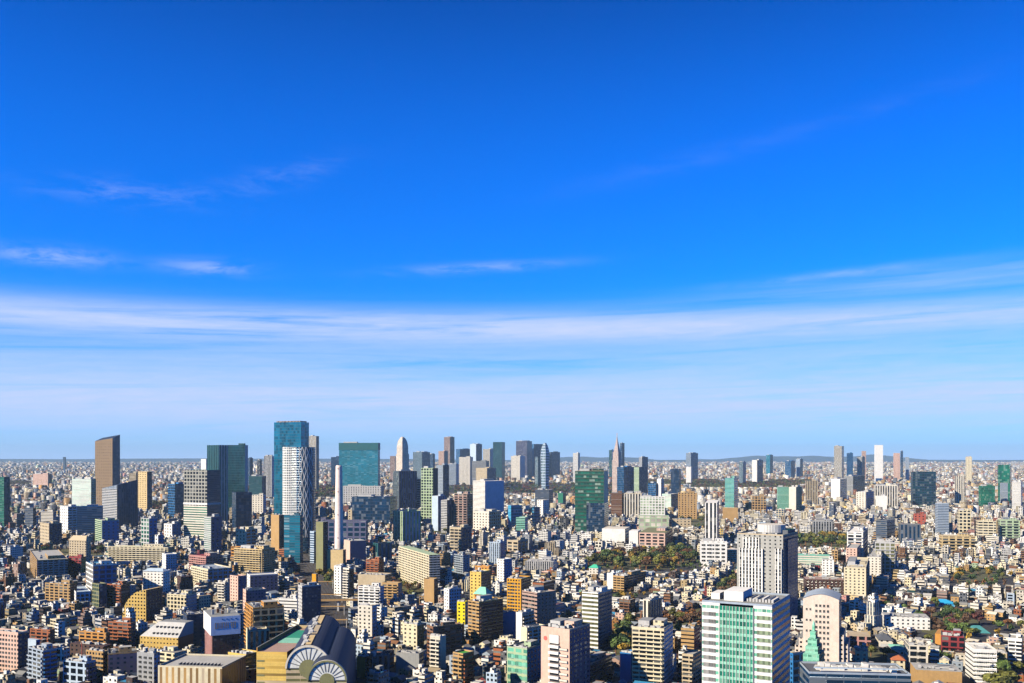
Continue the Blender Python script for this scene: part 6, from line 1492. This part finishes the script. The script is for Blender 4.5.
def wcol(b): return tuple(v * b.k1 for v in K[b.wall])
def rcol(b): return rf(tuple(v * b.k2 for v in K[b.roofc]))
def spec_of(b, side=False):
    gl = 'gblk' if b.cl < .75 else 'gblu'
    p = PAT[b.pat]
    if b.kind == 'house': p = (3.6, 3.0, .42, .42) if not side else (4.4, 3.0, .3, .38)
    if side and b.pat in ('balc', 'bal2', 'bgrid'): p = PAT['few'] if b.cl < .5 else PAT['punch']
    return sp(wcol(b), gl, p, .15)
def gable_into(m, b, over, c, walls=True, only_roof=False):
    La, Lb, H = b.La, b.Lb, b.H - 1.9
    s0, s1 = spec_of(b), spec_of(b, True)
    along = La >= Lb
    if not only_roof:
        r = b.rect(0, La, 0, Lb)
        for i in range(4): m.wall(r[i], r[(i + 1) % 4], 0, H, s1 if i % 2 else s0)
        if along:
            m.poly([(*b.P(0, 0), H), (*b.P(0, Lb), H), (*b.P(0, Lb / 2), b.H - .12)], sp(wcol(b), 'gblk', 'blank')); m.poly([(*b.P(La, Lb), H), (*b.P(La, 0), H), (*b.P(La, Lb / 2), b.H - .12)], sp(wcol(b), 'gblk', 'blank'))
        else:
            m.poly([(*b.P(La, 0), H), (*b.P(0, 0), H), (*b.P(La / 2, 0), b.H - .12)], sp(wcol(b), 'gblk', 'blank')); m.poly([(*b.P(0, Lb), H), (*b.P(La, Lb), H), (*b.P(La / 2, Lb), b.H - .12)], sp(wcol(b), 'gblk', 'blank'))
    if walls is not True: return
    o = over; s_ = rcol(b); ze = H - .25
    if along:
        q = [(*b.P(La + o, -o), ze), (*b.P(-o, -o), ze), (*b.P(-o, Lb / 2), b.H), (*b.P(La + o, Lb / 2), b.H), (*b.P(-o, Lb + o), ze), (*b.P(La + o, Lb + o), ze)]
    else:
        q = [(*b.P(-o, -o), ze), (*b.P(-o, Lb + o), ze), (*b.P(La / 2, Lb + o), b.H), (*b.P(La / 2, -o), b.H), (*b.P(La + o, Lb + o), ze), (*b.P(La + o, -o), ze)]
    m.poly([q[0], q[1], q[2], q[3]], s_); m.poly([q[3], q[2], q[4], q[5]], s_)
def flat_into(m, b, roof=True):
    fbox_specs = (spec_of(b), spec_of(b, True))
    r = b.rect(0, b.La, 0, b.Lb)
    hl = b.H * b.step[4] if b.step else b.H
    for i in range(4): m.wall(r[i], r[(i + 1) % 4], 0, hl, fbox_specs[i % 2])
    if b.step:
        r2 = b.rect(b.La * b.step[0] + .02, b.La * b.step[1] - .02, b.Lb * b.step[2] + .02, b.Lb * b.step[3] - .02)
        for i in range(4): m.wall(r2[i], r2[(i + 1) % 4], hl - .5, b.H, fbox_specs[i % 2])
        if roof: m.poly([(*p, b.H - .5) for p in r2], rcol(b))
    if roof: m.poly([(*p, hl - .5) for p in r], rcol(b))
def clutter(m, b):
    H = b.H
    if b.La * b.Lb > 60:
        u, w = b.La * rnd.uniform(.32, .38), b.Lb * rnd.uniform(.38, .5)
        fbox(m, b, u, u + min(5, b.La * .32), w, w + min(5, b.Lb * .38), H - .497, H + rnd.uniform(1.8, 3.2), rf(b.wall if b.cl < .6 else 'white'), roof=rf('roofl'))
        if b.kind != 'house' and not b.step:
            for _ in range(rnd.choice([2, 3, 4])):
                u, w = b.La * rnd.uniform(.08, .82), b.Lb * rnd.uniform(.06, .24)
                s_ = rnd.uniform(.9, 1.8)
                fbox(m, b, u, u + s_ * 1.4, w, w + s_, H - .497, H + rnd.uniform(.7, 1.8), rf(rnd.choice(['white', 'lgrey', 'dgrey', 'offw'])), roof=rf(rnd.choice(['white', 'roofl', 'dgrey'])))

# buildings of their own
AUTO = []       # (root, description words, px, py)
WORD = dict(white='white', offw='off-white', lgrey='light grey', cream='cream', beige='beige', tan='tan', brick='brick red', pink='pale pink', bgrey='blue-grey', dgrey='dark grey', brown='brown', sand='sandy', pale='pale blue', orange='orange', yellow='yellow', rose='dusty pink', mauve='mauve', lilac='violet grey', pgreen='pale green', maroon='maroon',
            roofl='pale grey', roofg='grey', mint='mint', sky='bright blue', choc='dark brown', navy='navy', teal='teal', green='green')
NUM = 'zero one two three four five six seven eight nine ten eleven twelve thirteen fourteen fifteen sixteen seventeen eighteen nineteen twenty'.split()
GROUP = dict(house='houses of the low-rise districts', apartment_building='apartment blocks between the towers', office_building='small office blocks between the towers', shop_building='narrow shop and office buildings')
CAT = dict(house='house', apartment_building='apartment building', office_building='office building', shop_building='shop building')
singles.sort(key=lambda b: -b.vis)
for rank, b in enumerate(singles):
    cx, cy = b.P(b.La / 2, b.Lb / 2)
    root = empty(b.kind, (cx, cy, 0)); L0 = (cx, cy, 0)
    big = b.vis > 60
    if b.gable:
        part('wall', root, L0, lambda m: gable_into(m, b, .5, 0, walls=False))
        part('roof', root, L0, lambda m: gable_into(m, b, .5, 0, only_roof=True))
    else:
        part('wall', root, L0, lambda m: flat_into(m, b, False))
        if b.step:
            hl = b.H * b.step[4]
            part('terrace', root, L0, lambda m: m.poly([(*p, hl - .5) for p in b.rect(.02, b.La - .02, .02, b.Lb - .02)], rcol(b)))
            part('roof', root, L0, lambda m: m.poly([(*p, b.H - .5) for p in b.rect(b.La * b.step[0] + .04, b.La * b.step[1] - .04, b.Lb * b.step[2] + .04, b.Lb * b.step[3] - .04)], rcol(b)))
        else:
            part('roof', root, L0, lambda m: m.poly([(*p, b.H - .5) for p in b.rect(.02, b.La - .02, .02, b.Lb - .02)], rcol(b)))
        if b.La * b.Lb > 60 and big:
            u, w = b.La * rnd.uniform(.32, .38), b.Lb * rnd.uniform(.4, .5)
            part('stair_house', root, L0, lambda m: fbox(m, b, u, u + min(5.5, b.La * .34), w, w + min(5, b.Lb * .38), b.H - .497, b.H + rnd.uniform(2, 3.4), sp(wcol(b) if b.cl < .6 else 'white', 'gblk', 'few'), roof=rf('roofl')))
        if b.kind != 'house' and big and not b.step:
            for _ in range(2 if b.vis > 120 else 1):
                u, w = b.La * rnd.uniform(.06, .8), b.Lb * rnd.uniform(.04, .22); s_ = rnd.uniform(.9, 1.7)
                part('air_conditioner', root, L0, lambda m: fbox(m, b, u, u + s_ * 1.5, w, w + s_, b.H - .497, b.H + rnd.uniform(.6, 1.6), rf(rnd.choice(['white', 'lgrey', 'offw'])), roof=rf(rnd.choice(['white', 'roofl', 'dgrey']))))
        if b.kind == 'apartment_building' and b.cl < .7 and b.vis > 90 and not b.step:
            x, y = b.P(b.La * .75, b.Lb * .6)
            part('water_tank', root, L0, lambda m: drum(m, x, y, 1.3, b.H - .497, b.H + 2.1, 10, 'offw', 'white'))
        if b.kind == 'apartment_building' and b.pat != 'bgrid' and b.vis > 130 and b.C[1] < 1250 and not b.step:
            zc = max(0, hz_at(690, b.C[1]) - 3)
            balcony_parts(root, b, b.H, spec_of(b)[2][1], 'f', zc, spec_of(b)[0], 5)
    AUTO.append([root, f"{NUM[min(20, max(1, round(b.H / 3.1)))]}-storey {WORD[b.wall]} {CAT[b.kind] if b.kind != 'house' else 'house'}", f" with {WORD[b.roofc]} roof", (b.px0 + b.px1) / 2, (b.pt * .7 + b.pb * .3)])
    tag(root, None, CAT[b.kind], GROUP[b.kind])

m = MB()
for b in mass:
    if b.gable: gable_into(m, b, .4, 0)
    else: flat_into(m, b); clutter(m, b)
for b in singles:
    pass
o = m.build('low_rise_city', None, (0, 0, 0)); tag(o, 'dense carpet of small houses, shops and flats filling the ground between the larger buildings', kind='stuff')
print('singles', len(singles), 'mass', len(mass), 'objs', len(bpy.data.objects))

# ------------------------------------------------------------------ far city, merged: beyond counting
def boxes_np(name, X, Y, TH, WA, DB, Hh, colr, roofr, glass, par, label):
    n = len(X)
    a = np.stack([-np.cos(TH), np.sin(TH)], 1); b = np.stack([np.sin(TH), np.cos(TH)], 1)
    c = np.stack([X, Y], 1)
    cor = [c + a * (su * WA / 2)[:, None] + b * (sw * DB / 2)[:, None] for su, sw in ((1, -1), (-1, -1), (-1, 1), (1, 1))]
    V = np.zeros((n, 8, 3))
    for i in range(4):
        V[:, i, :2] = cor[i]; V[:, i + 4, :2] = cor[i]; V[:, i + 4, 2] = Hh
    F_ = np.array([[0, 1, 5, 4], [1, 2, 6, 5], [3, 0, 4, 7], [4, 5, 6, 7]])
    nf = len(F_)
    faces = (F_[None] + (np.arange(n) * 8)[:, None, None]).reshape(-1, 4)
    me = bpy.data.meshes.new(name)
    me.vertices.add(n * 8); me.vertices.foreach_set('co', V.ravel().astype(np.float32))
    me.loops.add(n * nf * 4); me.loops.foreach_set('vertex_index', faces.ravel().astype(np.int32))
    me.polygons.add(n * nf); me.polygons.foreach_set('loop_start', (np.arange(n * nf) * 4).astype(np.int32))
    me.update(calc_edges=True)
    uv = np.zeros((n, nf, 4, 2))
    for i, L in enumerate((WA, DB, DB)):
        uv[:, i, 1, 0] = L; uv[:, i, 2, 0] = L; uv[:, i, 2, 1] = Hh; uv[:, i, 3, 1] = Hh
    u = me.uv_layers.new(name='UVMap'); u.data.foreach_set('uv', uv.ravel().astype(np.float32))
    C1 = np.ones((n, nf, 4)); C1[:, :3, :3] = colr[:, None]; C1[:, 3, :3] = roofr
    G1 = np.ones((n, nf, 4)); G1[:, :, :3] = glass[:, None]; G1[:, :, 3] = .15
    P1 = np.zeros((n, nf, 4)); P1[:, :3] = par[:, None]
    for nm, dat in (('wall_color', C1), ('glass_color', G1), ('pattern', P1)):
        at = me.attributes.new(nm, 'FLOAT_COLOR', 'FACE'); at.data.foreach_set('color', dat.ravel().astype(np.float32))
    me.materials.append(MF)
    o = bpy.data.objects.new(name, me); COL.objects.link(o)
    tag(o, label, kind='stuff')
    return o
PARKS = [ # (px0, px1, row of near edge, row of far edge)
    (225, 345, 499, 487), (430, 655, 495, 484), (636, 720, 486, 481), (690, 800, 489, 483), (768, 812, 486, 481), (0, 30, 486, 482), (150, 205, 513, 505)]
def in_parks(px, D):
    m_ = np.zeros(len(px), dtype=bool)
    for a, b, y0, y1 in PARKS: m_ |= (px > a) & (px < b) & (D > ground_D(y0)) & (D < ground_D(y1))
    return m_
wc = np.array([K[k] for k in WALLC]); ww = np.array(list(WALLC.values()), float); ww /= ww.sum()
rc = np.array([K[k] for k in FLATR]); rw = np.array(list(FLATR.values()), float); rw /= rw.sum()
pats = np.array([PAT[k] for k in ('few', 'balc', 'rib', 'punch', 'grid')])
def far_band(name, D0, D1, sp0, size, hs_, n, label):
    D = np.sqrt(nrs.uniform(D0 ** 2, D1 ** 2, n)); px = nrs.uniform(-190, 1214, n)
    X = (px - 512) / FPX * D
    k = nrs.uniform(size=n)
    h = np.where(k < .72, nrs.uniform(5.5, 10, n), np.where(k < .965, nrs.uniform(9, 18, n), nrs.uniform(20, 34, n))) * hs_
    s_ = np.where(k < .72, size, np.where(k < .965, size * 1.1, size * 1.25))
    wa, db = s_ * nrs.uniform(.7, 1.4, n), s_ * nrs.uniform(.7, 1.3, n)
    half = wa * FPX / D
    for xl, xr, yb, Ds in SIGHT:
        if Ds < D0 * .9: continue
        mm = (D < Ds) & (px + half > xl) & (px - half < xr)
        h[mm] = np.minimum(h[mm], np.maximum(CAMH - (yb - HORY) / FPX * D[mm], 0))
    # in front of the far parks stay low too
    for a, b, y0, y1 in PARKS:
        mm = (px > a) & (px < b) & (D < ground_D(y0)) & (D > ground_D(y0) * .5)
        h[mm] = np.minimum(h[mm], np.maximum(CAMH - (y0 - 2 - HORY) / FPX * D[mm], 0))
    keep = (h > 4) & ~in_parks(px, D)
    i = np.where(keep)[0]; n = len(i)
    boxes_np(name, X[i], D[i], R(18) + .35 * np.round(nrs.uniform(0, 1, n) + .2 * np.sin(X[i] / 300)), wa[i], db[i], h[i], wc[nrs.choice(len(wc), n, p=ww)] * nrs.uniform(.6, 1.25, (n, 1)), rc[nrs.choice(len(rc), n, p=rw)] * nrs.uniform(.55, 1.2, (n, 1)),
             np.tile(np.array(K['gblk']), (n, 1)), pats[nrs.randint(0, len(pats), n)], label)
far_band('distant_city', 2600, 5200, 18, 11, 1.0, 54000, 'packed small buildings of the middle distance, each a speck of wall and roof')
far_band('distant_city', 5200, 11000, 26, 14, 1.1, 76000, 'pale speckled city spreading towards the horizon')
far_band('distant_city', 11000, 23000, 40, 26, 1.35, 76000, 'hazy last band of city under the horizon')

# far parks and garden greenery, merged
def wood_stuff(name, items, label, nq=34, leaf=.2):
    vs_, ts = [], []
    for k in range(4):
        pass
    base = [crown_mesh(50 + k, nq, leaf) for k in range(6)]
    for (x, y, h, rad, col) in items:
        v, t = base[rnd.randrange(6)]
        a = rnd.uniform(0, 6.28); c, s_ = math.cos(a), math.sin(a)
        w = np.empty_like(v)
        w[:, 0] = x + (v[:, 0] * c - v[:, 1] * s_) * rad; w[:, 1] = y + (v[:, 0] * s_ + v[:, 1] * c) * rad; w[:, 2] = np.maximum(h * .55 + v[:, 2] * h * .5, .1)
        vs_.append(w); ts.append(np.outer(t, np.array(col)))
    me = leaf_object_mesh(name, np.concatenate(vs_), np.concatenate(ts))
    o = bpy.data.objects.new(name, me); COL.objects.link(o); o.color = (1, 1, 1, 1); tag(o, label, kind='stuff')
items = []
for a, b, y0, y1 in PARKS:
    D0, D1 = ground_D(y0), ground_D(y1)
    A_ = (b - a) / FPX * (D0 + D1) / 2 * (D1 - D0)
    for _ in range(int(min(700, A_ / 230))):
        D = rnd.uniform(D0, D1); px = rnd.uniform(a, b)
        c = LEAFC[rnd.choice(['brown', 'brown', 'dark_green', 'wine', 'olive', 'dark_green'])]
        items.append((px2x(px, D), D, rnd.uniform(13, 20) if b > 100 else 12, rnd.uniform(8, 13), c))
wood_stuff('distant_woodland', items, 'dark brown autumn parkland seen as a band beyond the tall buildings')
items = []
k = 0
while len(items) < 900 and k < 40000:
    k += 1
    D = math.sqrt(rnd.uniform(700 ** 2, 2400 ** 2)); px = rnd.uniform(-5, 1030)
    x = px2x(px, D); ix, iy = int((x - OX) / CS), int((D - OY) / CS)
    if not (1 < ix < NX - 2 and 1 < iy < NY - 2) or occ[ix - 1:ix + 2, iy - 1:iy + 2].any(): continue
    if px < 560 and rnd.random() < .75: continue
    occ[ix - 1:ix + 2, iy - 1:iy + 2] = True
    items.append((x, D, rnd.uniform(6, 10), rnd.uniform(2.4, 4.2), LEAFC[rnd.choice(['dark_green', 'green', 'olive', 'dark_green', 'rust', 'brown', 'gold'])]))
items.sort(key=lambda t: t[1])
near_i = items[::3][:45]
for it in near_i:
    tree(it[0], it[1], it[2] + 2, rnd.choice(['dark_green', 'green', 'olive', 'rust', 'gold']))
ns = set(map(id, near_i))
wood_stuff('garden_greenery', [i for i in items if id(i) not in ns], 'small garden trees and hedges scattered between the houses', 60, .2)

# ------------------------------------------------------------------ labels for the repeats
def side_of(px, py, h):
    _, xl, xr, yt, yb = h
    if xl - 2 <= px <= xr + 2: return ('in front of', py - yb) if py > (yt + yb) / 2 else ('behind', yt - py)
    return ('left of', xl - px) if px < xl else ('right of', px - xr)
def auto_labels(items):
    keyed = {}
    for it in items:
        root, d1, d2, px, py = it
        best = None
        for h in HANDLES:
            s_, dist = side_of(px, py, h)
            dx = max(h[1] - px, 0, px - h[2]); dy = max(h[3] - py, 0, py - h[4])
            q = dx + dy * 1.3 + (4 if len(h[0].split()) > 4 else 0)
            if best is None or q < best[0]: best = (q, h, s_)
        q, h, s_ = best
        keyed.setdefault((d1, d2, s_, h[0]), []).append((q, root))
    ordw = ['nearest', 'second nearest', 'third nearest', 'fourth nearest', 'fifth nearest', 'sixth nearest', 'seventh nearest', 'eighth nearest', 'ninth nearest', 'tenth nearest', 'eleventh nearest', 'twelfth nearest', 'thirteenth nearest', 'fourteenth nearest', 'fifteenth nearest', 'sixteenth nearest'] + [f'{w} nearest' for w in ('seventeenth', 'eighteenth', 'nineteenth', 'twentieth', 'twenty-first', 'twenty-second', 'twenty-third', 'twenty-fourth', 'twenty-fifth', 'twenty-sixth')]
    for (d1, d2, s_, h), l in keyed.items():
        l.sort(key=lambda t: t[0])
        for i, (q, root) in enumerate(l):
            if len(l) == 1: t = f'{d1}{d2}, {s_} {h}'
            else: t = f'{d1}{d2}, {ordw[min(i, 25)]} {s_} {h}'
            if len(t.split()) > 16: t = t.replace(' nearest', '').replace(d2, d2.replace(' with', '')) if i else t.replace(' with', '')
            if len(t.split()) > 16: t = t.replace(d2, '').replace(d2.replace(' with', ''), '')
            root['label'] = t
auto_labels(AUTO)
TC = dict(dark_green='dark green', green='mid green', olive='olive', gold='golden yellow', rust='rust-red', brown='brown', wine='wine red')
auto_labels([(r_, f"{TC[c]} {'tall' if h > 15 else 'small' if h < 10 else 'mid-height'} tree", ' with a rounded crown', px, py) for px, py, D, r_, c, h in TREES])
for px, py, D, r_, c, h in TREES:
    tag(r_, None, 'tree', 'trees of the woods and gardens')
gnames = {}
for _x0, _x1, _yt, _yb, _D, r_ in SHOWN:
    if not r_.get('group') and r_.get('category') in ('apartment building', 'office building', 'office tower', 'apartment tower', 'house'):
        pass

# ------------------------------------------------------------------ haze
HZ = 470.0
mh = bpy.data.materials.new('haze'); mh.use_nodes = True; mh.node_tree.nodes.clear()
gh = NG(mh.node_tree); oh = gh.n('ShaderNodeOutputMaterial'); pv = gh.n('ShaderNodeVolumePrincipled')
pv.inputs['Color'].default_value = (.50, .75, 1.0, 1); pv.inputs['Density'].default_value = HAZE = 2.8e-5
gh.l(pv.outputs[0], oh.inputs['Volume'])
x0, x1, y0, y1, z0, z1 = -GX - 50, GX + 50, -3050, 29550, -1, HZ
me = bpy.data.meshes.new('haze')
me.from_pydata([(x, y, z) for z in (z0, z1) for x, y in ((x0, y0), (x1, y0), (x1, y1), (x0, y1))], [], [(0, 3, 2, 1), (4, 5, 6, 7), (0, 1, 5, 4), (1, 2, 6, 5), (2, 3, 7, 6), (3, 0, 4, 7)])
me.materials.append(mh)
o = bpy.data.objects.new('haze', me); COL.objects.link(o); tag(o, kind='stuff')
if 0:
    for o_ in rnd.sample([o_ for o_ in bpy.data.objects if o_.get('label')], 40): print('LAB', o_.name, '|', o_['label'])
leaves = sum(1 for o in bpy.data.objects if o.type == 'MESH')
print('mesh objects', leaves, 'all', len(bpy.data.objects))
